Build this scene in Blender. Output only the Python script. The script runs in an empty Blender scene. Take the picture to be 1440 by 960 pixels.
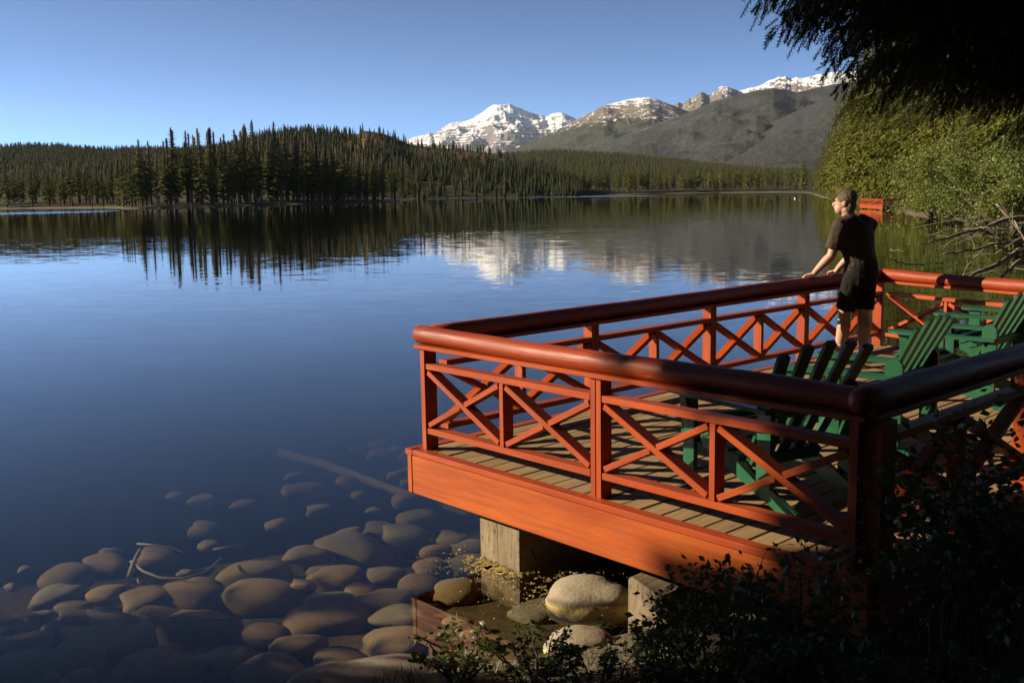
import bpy, bmesh, math, random
import numpy as np
from mathutils import Vector, Matrix

R = math.radians
SC = bpy.context.scene
COL = SC.collection

# ------------------------------------------------------------------ camera
CAM_H = 2.45                       # eye height above the lake, metres
FPX = 1460.0                       # focal length in pixels of the 1440 px wide photograph
ROLL = math.atan(0.0157)
PITCH = math.atan((480 - 270) * math.cos(ROLL) / FPX)
_fw = np.array([0, math.cos(PITCH), -math.sin(PITCH)])
_up0 = np.array([0, math.sin(PITCH), math.cos(PITCH)])
_rt0 = np.array([1.0, 0, 0])
CR = math.cos(ROLL) * _rt0 - math.sin(ROLL) * _up0
CU = math.sin(ROLL) * _rt0 + math.cos(ROLL) * _up0
cam_data = bpy.data.cameras.new('camera')
cam_data.sensor_width = 36.0
cam_data.lens = 36.0 * FPX / 1440.0
cam_data.clip_start = 0.05
cam_data.clip_end = 90000
cam = bpy.data.objects.new('camera', cam_data)
COL.objects.link(cam)
cam.matrix_world = Matrix(((CR[0], CU[0], -_fw[0], 0), (CR[1], CU[1], -_fw[1], 0),
                           (CR[2], CU[2], -_fw[2], CAM_H), (0, 0, 0, 1)))
SC.camera = cam

# ------------------------------------------------------------------ sky and sun
SUN_EL, SUN_DIR = R(22), Vector((-1.0, 0.065, 0)).normalized()   # horizontal direction towards the sun
world = bpy.data.worlds.new('World')
SC.world = world
world.use_nodes = True
wn = world.node_tree
wn.nodes.clear()
sky = wn.nodes.new('ShaderNodeTexSky')
sky.sky_type = 'NISHITA'
sky.sun_disc = False
sky.sun_elevation = SUN_EL
sky.sun_rotation = math.atan2(SUN_DIR.x, SUN_DIR.y)
sky.altitude = 1100
sky.air_density = 0.36
sky.dust_density = 0.0
sky.ozone_density = 4.6
hsv = wn.nodes.new('ShaderNodeHueSaturation')
hsv.inputs['Hue'].default_value = 0.483
hsv.inputs['Saturation'].default_value = 0.88
bgn = wn.nodes.new('ShaderNodeBackground')
bgn.inputs['Strength'].default_value = 0.0385
wout = wn.nodes.new('ShaderNodeOutputWorld')
gam = wn.nodes.new('ShaderNodeGamma')          # deeper blue overhead, as under a polarising filter
gam.inputs['Gamma'].default_value = 1.5
wn.links.new(sky.outputs[0], gam.inputs['Color'])
wn.links.new(gam.outputs[0], hsv.inputs['Color'])
wn.links.new(hsv.outputs[0], bgn.inputs[0])
wn.links.new(bgn.outputs[0], wout.inputs[0])

sun_data = bpy.data.lights.new('sun', 'SUN')
sun_data.energy = 5.0
sun_data.angle = R(0.5)
sun_data.color = (1.0, 0.85, 0.61)
sun = bpy.data.objects.new('sun', sun_data)
COL.objects.link(sun)
_s = Vector((SUN_DIR.x * math.cos(SUN_EL), SUN_DIR.y * math.cos(SUN_EL), math.sin(SUN_EL)))
sun.rotation_euler = _s.to_track_quat('Z', 'Y').to_euler()

SC.view_settings.view_transform = 'Standard'
SC.view_settings.look = 'None'
SC.view_settings.exposure = 1.15
SC.view_settings.gamma = 1.0
SC.cycles.max_bounces = 8
SC.cycles.transparent_max_bounces = 12
SC.cycles.volume_bounces = 0
SC.cycles.caustics_reflective = False
SC.cycles.caustics_refractive = False

# ------------------------------------------------------------------ small helpers
def ray(x, y):
    d = _fw * FPX + CR * (x - 720) - CU * (y - 480)
    return d / np.linalg.norm(d)

def at(x, y, z):
    """world point at height z on the line of sight of photo pixel (x, y): used to survey positions"""
    d = ray(x, y)
    t = (z - CAM_H) / d[2]
    return np.array([t * d[0], t * d[1], z])

def yhor(x):
    return 270 - 0.0157 * (x - 720)

def plan_dir(x):
    d = ray(x, yhor(x))[:2]
    return d / np.linalg.norm(d)

def height_at(x, y, dist):
    d = ray(x, y)
    return CAM_H + dist * d[2] / math.hypot(d[0], d[1])

def tag(o, label=None, cat=None, group=None, kind=None):
    if label: o['label'] = label
    if cat: o['category'] = cat
    if group: o['group'] = group
    if kind: o['kind'] = kind
    return o

def empty(name, loc=(0, 0, 0), rz=0.0):
    o = bpy.data.objects.new(name, None)
    o.empty_display_size = 0.1
    COL.objects.link(o)
    o.location = loc
    o.rotation_euler = (0, 0, rz)
    return o

def link(name, me, parent=None):
    o = bpy.data.objects.new(name, me)
    COL.objects.link(o)
    if parent is not None:
        o.parent = parent
    return o

def copy_tree(o, parent=None):
    c = o.copy()
    COL.objects.link(c)
    c.parent = parent
    for ch in o.children:
        copy_tree(ch, c)
    return c

def mesh_np(name, verts, tris, mat=None, smooth=False, attr=None, matidx=None, mats=None):
    verts = np.asarray(verts, dtype=np.float32)
    tris = np.asarray(tris, dtype=np.int32)
    me = bpy.data.meshes.new(name)
    n, m, k = len(verts), len(tris), tris.shape[1]
    me.vertices.add(n)
    me.vertices.foreach_set('co', verts.ravel())
    me.loops.add(m * k)
    me.loops.foreach_set('vertex_index', tris.ravel())
    me.polygons.add(m)
    me.polygons.foreach_set('loop_start', np.arange(0, m * k, k, dtype=np.int32))
    if matidx is not None:
        me.polygons.foreach_set('material_index', np.asarray(matidx, dtype=np.int32))
    if smooth:
        me.polygons.foreach_set('use_smooth', np.ones(m, dtype=bool))
    if attr is not None:
        for an, av in attr.items():
            a = me.attributes.new(an, 'FLOAT', 'POINT')
            a.data.foreach_set('value', np.asarray(av, dtype=np.float32))
    me.update(calc_edges=True)
    me.validate()
    for mm in (mats or ([mat] if mat else [])):
        me.materials.append(mm)
    return me

# value noise ------------------------------------------------------
_rng = np.random.RandomState(7)
_PERM = _rng.rand(257 * 257).reshape(257, 257)
def vnoise(x, y):
    x = np.asarray(x, float); y = np.asarray(y, float)
    xi = np.floor(x).astype(int); yi = np.floor(y).astype(int)
    xf = x - xi; yf = y - yi
    u = xf * xf * (3 - 2 * xf); v = yf * yf * (3 - 2 * yf)
    g = lambda a, b: _PERM[a % 257, b % 257]
    return (g(xi, yi) * (1 - u) + g(xi + 1, yi) * u) * (1 - v) + (g(xi, yi + 1) * (1 - u) + g(xi + 1, yi + 1) * u) * v
def fbm(x, y, o=5, gain=0.5):
    s = 0.0; a = 1.0; t = 0.0
    for i in range(o):
        s = s + a * vnoise(np.asarray(x) * 2 ** i + 17.3 * i, np.asarray(y) * 2 ** i + 9.1 * i)
        t += a; a *= gain
    return s / t
def ridged(x, y, o=5):
    s = 0.0; a = 1.0; t = 0.0
    for i in range(o):
        s = s + a * (1 - np.abs(2 * vnoise(np.asarray(x) * 2 ** i + 31.7 * i, np.asarray(y) * 2 ** i + 5.3 * i) - 1))
        t += a; a *= 0.5
    return s / t
def sstep(a, b, x):
    t = np.clip((np.asarray(x, float) - a) / (b - a), 0, 1)
    return t * t * (3 - 2 * t)

# ------------------------------------------------------------------ materials
class NT:
    def __init__(self, name):
        self.m = bpy.data.materials.new(name)
        self.m.use_nodes = True
        self.t = self.m.node_tree
        self.t.nodes.clear()
        self.out = self.n('ShaderNodeOutputMaterial')
    def n(self, typ, **kw):
        nd = self.t.nodes.new(typ)
        for k, v in kw.items():
            setattr(nd, k, v)
        return nd
    def l(self, a, b):
        self.t.links.new(a, b)
    def setin(self, nd, key, v):
        if hasattr(v, 'is_linked') or isinstance(v, bpy.types.NodeSocket):
            self.l(v, nd.inputs[key])
        else:
            nd.inputs[key].default_value = v
    def math(self, op, a, b=None, clamp=False):
        nd = self.n('ShaderNodeMath', operation=op, use_clamp=clamp)
        self.setin(nd, 0, a)
        if b is not None: self.setin(nd, 1, b)
        return nd.outputs[0]
    def vmath(self, op, a, b=None):
        nd = self.n('ShaderNodeVectorMath', operation=op)
        self.setin(nd, 0, a)
        if b is not None: self.setin(nd, 1, b)
        return nd.outputs[0]
    def noise(self, vec=None, scale=5.0, detail=4.0, rough=0.55, out='Fac'):
        nd = self.n('ShaderNodeTexNoise')
        if vec is not None: self.l(vec, nd.inputs['Vector'])
        nd.inputs['Scale'].default_value = scale
        nd.inputs['Detail'].default_value = detail
        nd.inputs['Roughness'].default_value = rough
        return nd.outputs[out]
    def ramp(self, fac, pts):
        nd = self.n('ShaderNodeValToRGB')
        cr = nd.color_ramp
        while len(cr.elements) < len(pts): cr.elements.new(0.5)
        for e, (p, c) in zip(cr.elements, pts):
            e.position = p
            e.color = (c, c, c, 1) if isinstance(c, (int, float)) else (*c, 1)
        self.l(fac, nd.inputs[0])
        return nd.outputs[0]
    def mix(self, fac, a, b, mode='MIX'):
        nd = self.n('ShaderNodeMix', data_type='RGBA', blend_type=mode)
        self.setin(nd, 'Factor', fac)
        for key, v in ((6, a), (7, b)):
            if isinstance(v, bpy.types.NodeSocket): self.l(v, nd.inputs[key])
            else: nd.inputs[key].default_value = (*v, 1) if len(v) == 3 else v
        return nd.outputs[2]
    def mapr(self, v, a, b, c, d, smooth=False):
        nd = self.n('ShaderNodeMapRange', clamp=True)
        if smooth: nd.interpolation_type = 'SMOOTHSTEP'
        self.setin(nd, 'Value', v)
        for k, x in zip(('From Min', 'From Max', 'To Min', 'To Max'), (a, b, c, d)):
            nd.inputs[k].default_value = x
        return nd.outputs[0]
    def mapping(self, vec, scale=(1, 1, 1), rot=(0, 0, 0), loc=(0, 0, 0)):
        nd = self.n('ShaderNodeMapping')
        self.l(vec, nd.inputs[0])
        nd.inputs['Scale'].default_value = scale
        nd.inputs['Rotation'].default_value = rot
        nd.inputs['Location'].default_value = loc
        return nd.outputs[0]
    def bump(self, h, strength=0.3, dist=0.01):
        nd = self.n('ShaderNodeBump')
        self.l(h, nd.inputs['Height'])
        nd.inputs['Strength'].default_value = strength
        nd.inputs['Distance'].default_value = dist
        return nd.outputs[0]
    def pbsdf(self, color, rough=0.6, normal=None, spec=0.5, coat=0.0):
        nd = self.n('ShaderNodeBsdfPrincipled')
        if isinstance(color, bpy.types.NodeSocket): self.l(color, nd.inputs['Base Color'])
        else: nd.inputs['Base Color'].default_value = (*color, 1)
        self.setin(nd, 'Roughness', rough)
        nd.inputs['Specular IOR Level'].default_value = spec
        if coat: nd.inputs['Coat Weight'].default_value = coat
        if normal is not None: self.l(normal, nd.inputs['Normal'])
        return nd
    def done(self, sh):
        self.l(sh.outputs[0] if hasattr(sh, 'outputs') else sh, self.out.inputs['Surface'])
        return self.m
    @property
    def pos(self):
        return self.n('ShaderNodeNewGeometry').outputs['Position']
    @property
    def obj(self):
        return self.n('ShaderNodeTexCoord').outputs['Object']
    def attr(self, name, out='Vector'):
        return self.n('ShaderNodeAttribute', attribute_name=name).outputs[out]
    @property
    def rnd(self):
        return self.n('ShaderNodeObjectInfo').outputs['Random']

def m_painted(name, base, dark, rough=0.42, grain=0.5, chip=None, chipamt=0.62):
    t = NT(name)
    v = t.attr('grain')
    g = t.noise(t.mapping(v, (2.0, 38, 38)), 1.0, 5, 0.6)
    big = t.noise(t.mapping(v, (1.1, 4, 4)), 1.0, 3, 0.5)
    w = t.noise(t.mapping(v, (9, 60, 60)), 1.0, 4, 0.6)
    c = t.mix(t.mapr(big, 0.35, 0.7, 0, 1), base, dark)
    c = t.mix(t.mapr(g, 0.42, 0.72, 0, 0.55), c, tuple(x * 0.62 for x in dark))
    if chip:
        k = t.math('MULTIPLY', t.mapr(t.noise(t.mapping(v, (6, 22, 22)), 1.0, 6, 0.7), chipamt, chipamt + 0.05, 0, 1),
                   t.mapr(w, 0.45, 0.6, 0, 1))
        c = t.mix(k, c, chip)
    n = t.bump(t.math('ADD', t.math('MULTIPLY', g, 0.7), t.math('MULTIPLY', w, 0.3)), grain, 0.004)
    return t.done(t.pbsdf(c, t.mapr(g, 0.3, 0.7, rough - 0.08, rough + 0.12), n, 0.4 if rough < 0.45 else 0.25))

def m_leaf(name, c1, c2, trans=0.35, rough=0.5, vs=1.5, spec=0.3):
    t = NT(name)
    p = t.pos
    f = t.mapr(t.noise(p, vs, 3, 0.6), 0.3, 0.7, 0, 1)
    c = t.mix(f, c1, c2)
    c = t.mix(t.mapr(t.rnd, 0, 1, 0, 0.75), c, tuple(x * k for x, k in zip(c1, (0.42, 0.50, 0.60))))
    b = t.pbsdf(c, rough, None, spec)
    tr = t.n('ShaderNodeBsdfTranslucent')
    t.l(t.mix(0.5, c, (c2[0] * 1.8, c2[1] * 1.7, c2[2] * 0.7)), tr.inputs[0])
    mx = t.n('ShaderNodeMixShader')
    mx.inputs[0].default_value = trans
    t.l(b.outputs[0], mx.inputs[1]); t.l(tr.outputs[0], mx.inputs[2])
    return t.done(mx)

def m_simple(name, c1, c2, scale=8.0, rough=0.7, bump=0.2, bd=0.01, spec=0.4, obj=True, detail=5):
    t = NT(name)
    v = t.obj if obj else t.pos
    n = t.noise(v, scale, detail, 0.6)
    c = t.mix(t.mapr(n, 0.32, 0.68, 0, 1), c1, c2)
    return t.done(t.pbsdf(c, rough, t.bump(n, bump, bd) if bump else None, spec))

M = {}
M['red_paint'] = m_painted('red_paint', (0.33, 0.054, 0.006), (0.24, 0.031, 0.004), 0.5, 0.5, (0.12, 0.072, 0.048), 0.61)
M['red_board'] = m_painted('red_board', (0.38, 0.082, 0.009), (0.27, 0.044, 0.005), 0.55, 0.7, (0.12, 0.072, 0.048), 0.60)
M['red_log'] = m_painted('red_log', (0.27, 0.042, 0.008), (0.185, 0.022, 0.006), 0.47, 1.0, (0.31, 0.1054, 0.0496), 0.62)
M['green_paint'] = m_painted('green_paint', (0.009, 0.083, 0.035), (0.006, 0.060, 0.026), 0.38, 0.2, (0.1088, 0.1156, 0.068), 0.72)
M['plank'] = m_painted('plank', (0.3036, 0.198, 0.0957), (0.2112, 0.132, 0.0627), 0.8, 0.9, (0.0924, 0.066, 0.0462), 0.62)
M['timber'] = m_painted('timber', (0.2448, 0.1872, 0.1224), (0.144, 0.1044, 0.0648), 0.85, 1.0, (0.036, 0.02736, 0.02016), 0.55)

t = NT('stone')
p = t.pos
n1 = t.noise(p, 3.0, 5, 0.6); n2 = t.noise(p, 38, 4, 0.7)
c = t.mix(t.mapr(n1, 0.35, 0.68, 0, 1), (0.26, 0.175, 0.082), (0.19, 0.128, 0.060))
c = t.mix(t.mapr(t.rnd, 0.35, 1, 0, 0.9), c, (0.165, 0.150, 0.105))
c = t.mix(t.mapr(t.math('FRACT', t.math('MULTIPLY', t.rnd, 7.3)), 0.5, 1, 0, 0.6), c, (0.12, 0.085, 0.055))
c = t.mix(t.mapr(t.noise(p, 9, 4, 0.7), 0.52, 0.66, 0, 0.6), c, (0.105, 0.100, 0.060))
c = t.mix(t.mapr(n2, 0.5, 0.75, 0, 0.5), c, (0.084, 0.063, 0.042))
M['stone'] = t.done(t.pbsdf(c, 0.75, t.bump(n2, 0.35, 0.01), 0.3))

t = NT('dry_stone')
p = t.pos
n1 = t.noise(p, 4.0, 5, 0.6); n2 = t.noise(p, 45, 5, 0.7)
c = t.mix(t.mapr(n1, 0.35, 0.68, 0, 1), (0.322, 0.266, 0.189), (0.231, 0.1855, 0.133))
c = t.mix(t.mapr(n2, 0.52, 0.72, 0, 0.6), c, (0.119, 0.091, 0.063))
z = t.n('ShaderNodeSeparateXYZ'); t.l(p, z.inputs[0])
zz = t.math('ADD', z.outputs[2], t.math('MULTIPLY', t.math('SUBTRACT', n1, 0.5), 0.03))
c = t.mix(t.math('MULTIPLY', t.mapr(zz, 0.012, 0.03, 1, 0), t.mapr(zz, -0.03, -0.01, 0, 1)), c, (0.434, 0.329, 0.119))          # pollen line left at the water's edge
c = t.mix(t.math('MULTIPLY', t.mapr(zz, 0.03, 0.045, 0, 1), t.mapr(zz, 0.05, 0.075, 0.6, 0)), c, (0.091, 0.077, 0.056))
M['dry_stone'] = t.done(t.pbsdf(c, 0.8, t.bump(t.math('ADD', n2, t.math('MULTIPLY', n1, 2)), 0.45, 0.012), 0.3))

M['bark'] = m_simple('bark', (0.09, 0.065, 0.045), (0.045, 0.032, 0.024), 14, 0.9, 0.6, 0.02)
M['pale_bark'] = m_simple('pale_bark', (0.225, 0.18, 0.135), (0.1125, 0.0825, 0.06), 20, 0.85, 0.4, 0.004)
M['stem'] = m_simple('stem', (0.10, 0.07, 0.04), (0.06, 0.05, 0.025), 20, 0.8, 0.2, 0.004)
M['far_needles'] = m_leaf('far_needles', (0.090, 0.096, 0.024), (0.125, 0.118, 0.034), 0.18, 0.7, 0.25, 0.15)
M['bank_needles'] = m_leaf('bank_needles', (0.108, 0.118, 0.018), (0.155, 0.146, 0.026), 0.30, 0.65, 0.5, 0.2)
M['hill_needles'] = m_leaf('hill_needles', (0.05225, 0.057, 0.0209), (0.0684, 0.0665, 0.0266), 0.08, 0.8, 0.01, 0.1)
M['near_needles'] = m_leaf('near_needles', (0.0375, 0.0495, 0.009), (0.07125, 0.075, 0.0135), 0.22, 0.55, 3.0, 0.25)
M['bush_leaves'] = m_leaf('bush_leaves', (0.125, 0.155, 0.030), (0.180, 0.200, 0.050), 0.3, 0.5, 0.9, 0.3)
M['shrub_leaves'] = m_leaf('shrub_leaves', (0.04, 0.072, 0.0176), (0.072, 0.1, 0.024), 0.35, 0.45, 6.0, 0.4)
M['skin'] = m_simple('skin', (0.4216, 0.2448, 0.17), (0.374, 0.1972, 0.1292), 18, 0.55, 0.05, 0.002)
M['hair'] = m_simple('hair', (0.075, 0.046, 0.026), (0.17, 0.11, 0.065), 60, 0.6, 0.6, 0.006)
def m_cloth(name, c1, c2):
    t = NT(name)
    n = t.noise(t.mapping(t.obj, (7, 7, 4)), 1.0, 3, 0.5); w = t.noise(t.obj, 140, 2, 0.5)
    c = t.mix(t.mapr(n, 0.35, 0.65, 0, 1), c1, c2)
    return t.done(t.pbsdf(c, 0.9, t.bump(t.math('ADD', n, t.math('MULTIPLY', w, 0.03)), 0.9, 0.05), 0.2))
M['shirt'] = m_cloth('shirt', (0.052, 0.036, 0.026), (0.034, 0.024, 0.017))
M['shorts'] = m_cloth('shorts', (0.013, 0.012, 0.011), (0.008, 0.0075, 0.007))
M['sock'] = m_simple('sock', (0.5625, 0.555, 0.54), (0.4875, 0.48, 0.465), 90, 0.9, 0.2, 0.003)
M['shoe'] = m_simple('shoe', (0.02, 0.02, 0.022), (0.03, 0.03, 0.032), 60, 0.6, 0.1, 0.002)
M['white_paint'] = m_simple('white_paint', (0.8, 0.8, 0.78), (0.7, 0.7, 0.68), 10, 0.4, 0, 0)
M['drowned_wood'] = m_simple('drowned_wood', (0.27, 0.2175, 0.1275), (0.165, 0.1275, 0.075), 9, 0.85, 0.5, 0.01)
M['pollen'] = m_simple('pollen', (0.39, 0.285, 0.09), (0.285, 0.2025, 0.0675), 60, 0.85, 0.3, 0.004, 0.3, False)
M['flower'] = m_simple('flower', (0.85, 0.60, 0.35), (0.8, 0.45, 0.2), 40, 0.7, 0, 0)

# ------------------------------------------------------------------ mesh collector
class MB:
    """collects pieces of one part; grain = coordinates along / across / up each piece for the wood grain"""
    def __init__(self):
        self.v = []; self.f = []; self.g = []
    def add(self, verts, faces, grain=None):
        b = len(self.v)
        self.v += [tuple(p) for p in verts]
        self.f += [tuple(b + i for i in f) for f in faces]
        self.g += [tuple(p) for p in (grain if grain is not None else verts)]
    def beam(self, p0, p1, w, h, up=(0, 0, 1), ch=0.003, seg=1):
        """bar from p0 to p1, w wide (sideways) and h deep (along up), with chamfered edges"""
        p0 = Vector(p0); p1 = Vector(p1)
        d = (p1 - p0); L = d.length; d.normalize()
        up = Vector(up)
        s = d.cross(up).normalized(); u = s.cross(d).normalized()
        a, b = w / 2, h / 2
        ch = min(ch, a * .45, b * .45)
        prof = [(-a + ch, -b), (a - ch, -b), (a, -b + ch), (a, b - ch), (a - ch, b), (-a + ch, b), (-a, b - ch), (-a, -b + ch)]
        off = random.uniform(0, 50)
        vs = []; gs = []; fs = []
        stations = [(0, 1 - 2 * ch / max(w, h)), (ch, 1)] + [(L * k / seg, 1) for k in range(1, seg)] + [(L - ch, 1), (L, 1 - 2 * ch / max(w, h))]
        for (q, sc) in stations:
            for (x, y) in prof:
                vs.append(p0 + d * q + s * x * sc + u * y * sc)
                gs.append((q + off, x + off * .3, y))
        for k in range(len(stations) - 1):
            for i in range(8):
                j = (i + 1) % 8
                fs.append((k * 8 + i, k * 8 + j, k * 8 + 8 + j, k * 8 + 8 + i))
        fs.append(tuple(range(7, -1, -1)))
        fs.append(tuple(range((len(stations) - 1) * 8, len(stations) * 8)))
        self.add(vs, fs, gs)
        return self
    def tube(self, pts, rad, n=8, cap=True, ell=None):
        pts = [Vector(p) for p in pts]
        if not hasattr(rad, '__len__'): rad = [rad] * len(pts)
        off = random.uniform(0, 50); run = 0
        vs = []; gs = []; fs = []
        t0 = (pts[1] - pts[0]).normalized()
        ref = Vector((0, 0, 1)) if abs(t0.z) < 0.9 else Vector((1, 0, 0))
        s = t0.cross(ref).normalized()
        for k, p in enumerate(pts):
            a = pts[max(0, k - 1)]; b = pts[min(len(pts) - 1, k + 1)]
            tn = (b - a).normalized()
            s = (s - tn * s.dot(tn)).normalized(); u = tn.cross(s)
            if k: run += (p - pts[k - 1]).length
            for i in range(n):
                ang = 2 * math.pi * i / n
                vs.append(p + s * math.cos(ang) * rad[k] + u * math.sin(ang) * rad[k])
                gs.append((run + off, math.cos(ang) * rad[k] + off * .2, math.sin(ang) * rad[k]))
        for k in range(len(pts) - 1):
            for i in range(n):
                j = (i + 1) % n
                fs.append((k * n + i, k * n + j, k * n + n + j, k * n + n + i))
        if cap:
            fs.append(tuple(range(n - 1, -1, -1))); fs.append(tuple(range((len(pts) - 1) * n, len(pts) * n)))
        self.add(vs, fs, gs)
        return self
    def prism(self, poly, th, frame):
        """polygon (x, y) extruded by th along frame's z; frame is a 4x4 matrix"""
        n = len(poly); off = random.uniform(0, 50)
        vs = [frame @ Vector((x, y, 0)) for x, y in poly] + [frame @ Vector((x, y, th)) for x, y in poly]
        gs = [(y + off, x, 0) for x, y in poly] + [(y + off, x, th) for x, y in poly]
        fs = [tuple(range(n - 1, -1, -1)), tuple(range(n, 2 * n))] + [(i, (i + 1) % n, n + (i + 1) % n, n + i) for i in range(n)]
        self.add(vs, fs, gs)
        return self
    def mesh(self, name, mat, smooth=False, org=(0, 0, 0)):
        me = bpy.data.meshes.new(name)
        o = Vector(org)
        me.from_pydata([tuple(Vector(p) - o) for p in self.v], [], self.f)
        a = me.attributes.new('grain', 'FLOAT_VECTOR', 'POINT')
        a.data.foreach_set('vector', np.array(self.g, dtype=np.float32).ravel())
        if smooth:
            me.polygons.foreach_set('use_smooth', [len(p.vertices) <= 4 for p in me.polygons])
        me.materials.append(mat)
        me.update()
        return me
    def build(self, name, mat, parent=None, smooth=False, org=None):
        if org is None:
            org = parent.location if parent is not None else (0, 0, 0)
        return link(name, self.mesh(name, mat, smooth, org), parent)

# ================================================================== SETTING: ground, lake, hills, mountains
# shoreline of the lake (surveyed), clockwise in plan
near_shore = [(6.5, 8.0), (4.2, 6.6), (2.6, 5.9), (1.3, 5.75), (0.75, 5.5), (0.3, 5.22), (-0.2, 5.08), (-0.6, 4.98), (-1.1, 4.72), (-1.8, 4.45), (-3.2, 4.1),
              (-6, 4.3), (-11, 5.2), (-20, 6.5), (-45, 13), (-100, 50), (-150, 110), (-175, 190)]
far_px = [(-260, 297), (-120, 295), (0, 293.6), (80, 292.6), (160, 292), (172, 293.6), (230, 292.4), (300, 290.6), (400, 287.4),
          (500, 285), (555, 283.2), (575, 281.5), (590, 279.2), (620, 277.9), (700, 276.2), (800, 274.4), (900, 272.9), (1000, 271.3),
          (1080, 270.4), (1130, 270.6), (1142, 273), (1152, 277), (1168, 280.5), (1200, 286), (1225, 291), (1262, 297),
          (1285, 303), (1350, 309), (1440, 317), (1540, 330), (1700, 370)]
LAKE = near_shore + [tuple(at(x, y, 0)[:2]) for x, y in far_px] + [(16, 19), (10.5, 11.0)]
LP = np.array(LAKE)

def shore_dist(x, y):
    """signed distance to the shoreline, positive on land"""
    x = np.asarray(x, float).ravel(); y = np.asarray(y, float).ravel()
    best = np.full(x.shape, 1e18); inside = np.zeros(x.shape, bool)
    n = len(LP)
    for i in range(n):
        x0, y0 = LP[i]; x1, y1 = LP[(i + 1) % n]
        dx, dy = x1 - x0, y1 - y0
        t = np.clip(((x - x0) * dx + (y - y0) * dy) / (dx * dx + dy * dy), 0, 1)
        best = np.minimum(best, (x - x0 - t * dx) ** 2 + (y - y0 - t * dy) ** 2)
        c = ((y0 > y) != (y1 > y))
        with np.errstate(divide='ignore', invalid='ignore'):
            xi = (x1 - x0) * (y - y0) / (y1 - y0) + x0
        inside ^= (c & (x < xi))
    d = np.sqrt(best)
    return np.where(inside, -d, d)

def ground_z(x, y):
    x = np.asarray(x, float); y = np.asarray(y, float)
    shp = x.shape
    d = shore_dist(x, y).reshape(shp)
    r = np.hypot(x, y)
    land = 0.05 + 0.22 * np.minimum(np.maximum(d, 0), 3.0) + 0.035 * np.clip(d - 3, 0, 60) + (fbm(x * .5, y * .5, 4) - .5) * np.clip(d * .25, 0, .25)
    land = land + (fbm(x * .02, y * .02, 3) - .5) * np.clip((d - 10) * .03, 0, 2.5)
    land = np.where(r > 60, np.minimum(land, 0.35 + 0.03 * np.maximum(d, 0)), land)
    w = np.maximum(-d, 0)
    bed = -(0.13 + 0.085 * np.minimum(w, 3.2) + 0.36 * np.clip(w - 3.2, 0, 12) + .05 * np.clip(w - 16, 0, 80))
    bed = bed + (fbm(x * .9, y * .9, 4) - .5) * 0.16
    bed = bed + 0.8 * np.exp(-((r - 13.2) / 1.3) ** 2) * sstep(-7, 0, x) * sstep(5, 8, w)   # a sandy bar
    return np.where(d > 0, np.maximum(land, 0.03), np.minimum(bed, -0.02) * sstep(0, 0.4, w) - 0.02 * (1 - sstep(0, .4, w)) + .05 * (1 - sstep(0, .25, w)))

az = np.concatenate([np.arange(-180, -31, 2.5), np.arange(-31, 31, 0.16), np.arange(31, 180, 2.5)])
az = np.radians(az)
rr = np.concatenate([[0.0], np.geomspace(0.4, 20500, 270)])
NA, NR = len(az), len(rr)
GX = np.outer(rr, np.sin(az)); GY = np.outer(rr, np.cos(az))
GZ = ground_z(GX, GY)
gv = np.stack([GX, GY, GZ], -1).reshape(-1, 3)
ii, jj = np.meshgrid(np.arange(NR - 1), np.arange(NA), indexing='ij')
j2 = (jj + 1) % NA
gq = np.stack([ii * NA + jj, ii * NA + j2, (ii + 1) * NA + j2, (ii + 1) * NA + jj], -1).reshape(-1, 4)

t = NT('ground')
p = t.pos
sep = t.n('ShaderNodeSeparateXYZ'); t.l(p, sep.inputs[0])
z = sep.outputs[2]
n1 = t.noise(p, 0.8, 5, 0.6); n2 = t.noise(p, 14, 5, 0.65); n3 = t.noise(p, 60, 3, 0.6); nb = t.noise(p, 0.06, 4, 0.6)
bedc = t.mix(t.mapr(n2, 0.35, 0.65, 0, 1), (0.150, 0.108, 0.058), (0.075, 0.058, 0.034))
bedc = t.mix(t.mapr(n1, 0.45, 0.65, 0, 0.7), bedc, (0.080, 0.080, 0.045))
bedc = t.mix(t.mapr(n3, 0.55, 0.7, 0, 0.7), bedc, (0.20, 0.15, 0.09))
grav = t.mix(t.mapr(n3, 0.35, 0.65, 0, 1), (0.16, 0.128, 0.088), (0.072, 0.056, 0.04))
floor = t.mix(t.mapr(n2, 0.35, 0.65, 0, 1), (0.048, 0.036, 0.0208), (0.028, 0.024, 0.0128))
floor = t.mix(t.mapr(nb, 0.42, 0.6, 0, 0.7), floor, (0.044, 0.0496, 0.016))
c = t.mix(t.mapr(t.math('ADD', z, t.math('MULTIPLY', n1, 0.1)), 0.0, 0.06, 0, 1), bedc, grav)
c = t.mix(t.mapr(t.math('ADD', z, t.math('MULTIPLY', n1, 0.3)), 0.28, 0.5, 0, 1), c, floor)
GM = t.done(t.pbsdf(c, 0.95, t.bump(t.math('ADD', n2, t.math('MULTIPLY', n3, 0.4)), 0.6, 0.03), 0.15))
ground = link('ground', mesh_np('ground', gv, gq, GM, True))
tag(ground, kind='structure')

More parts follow.
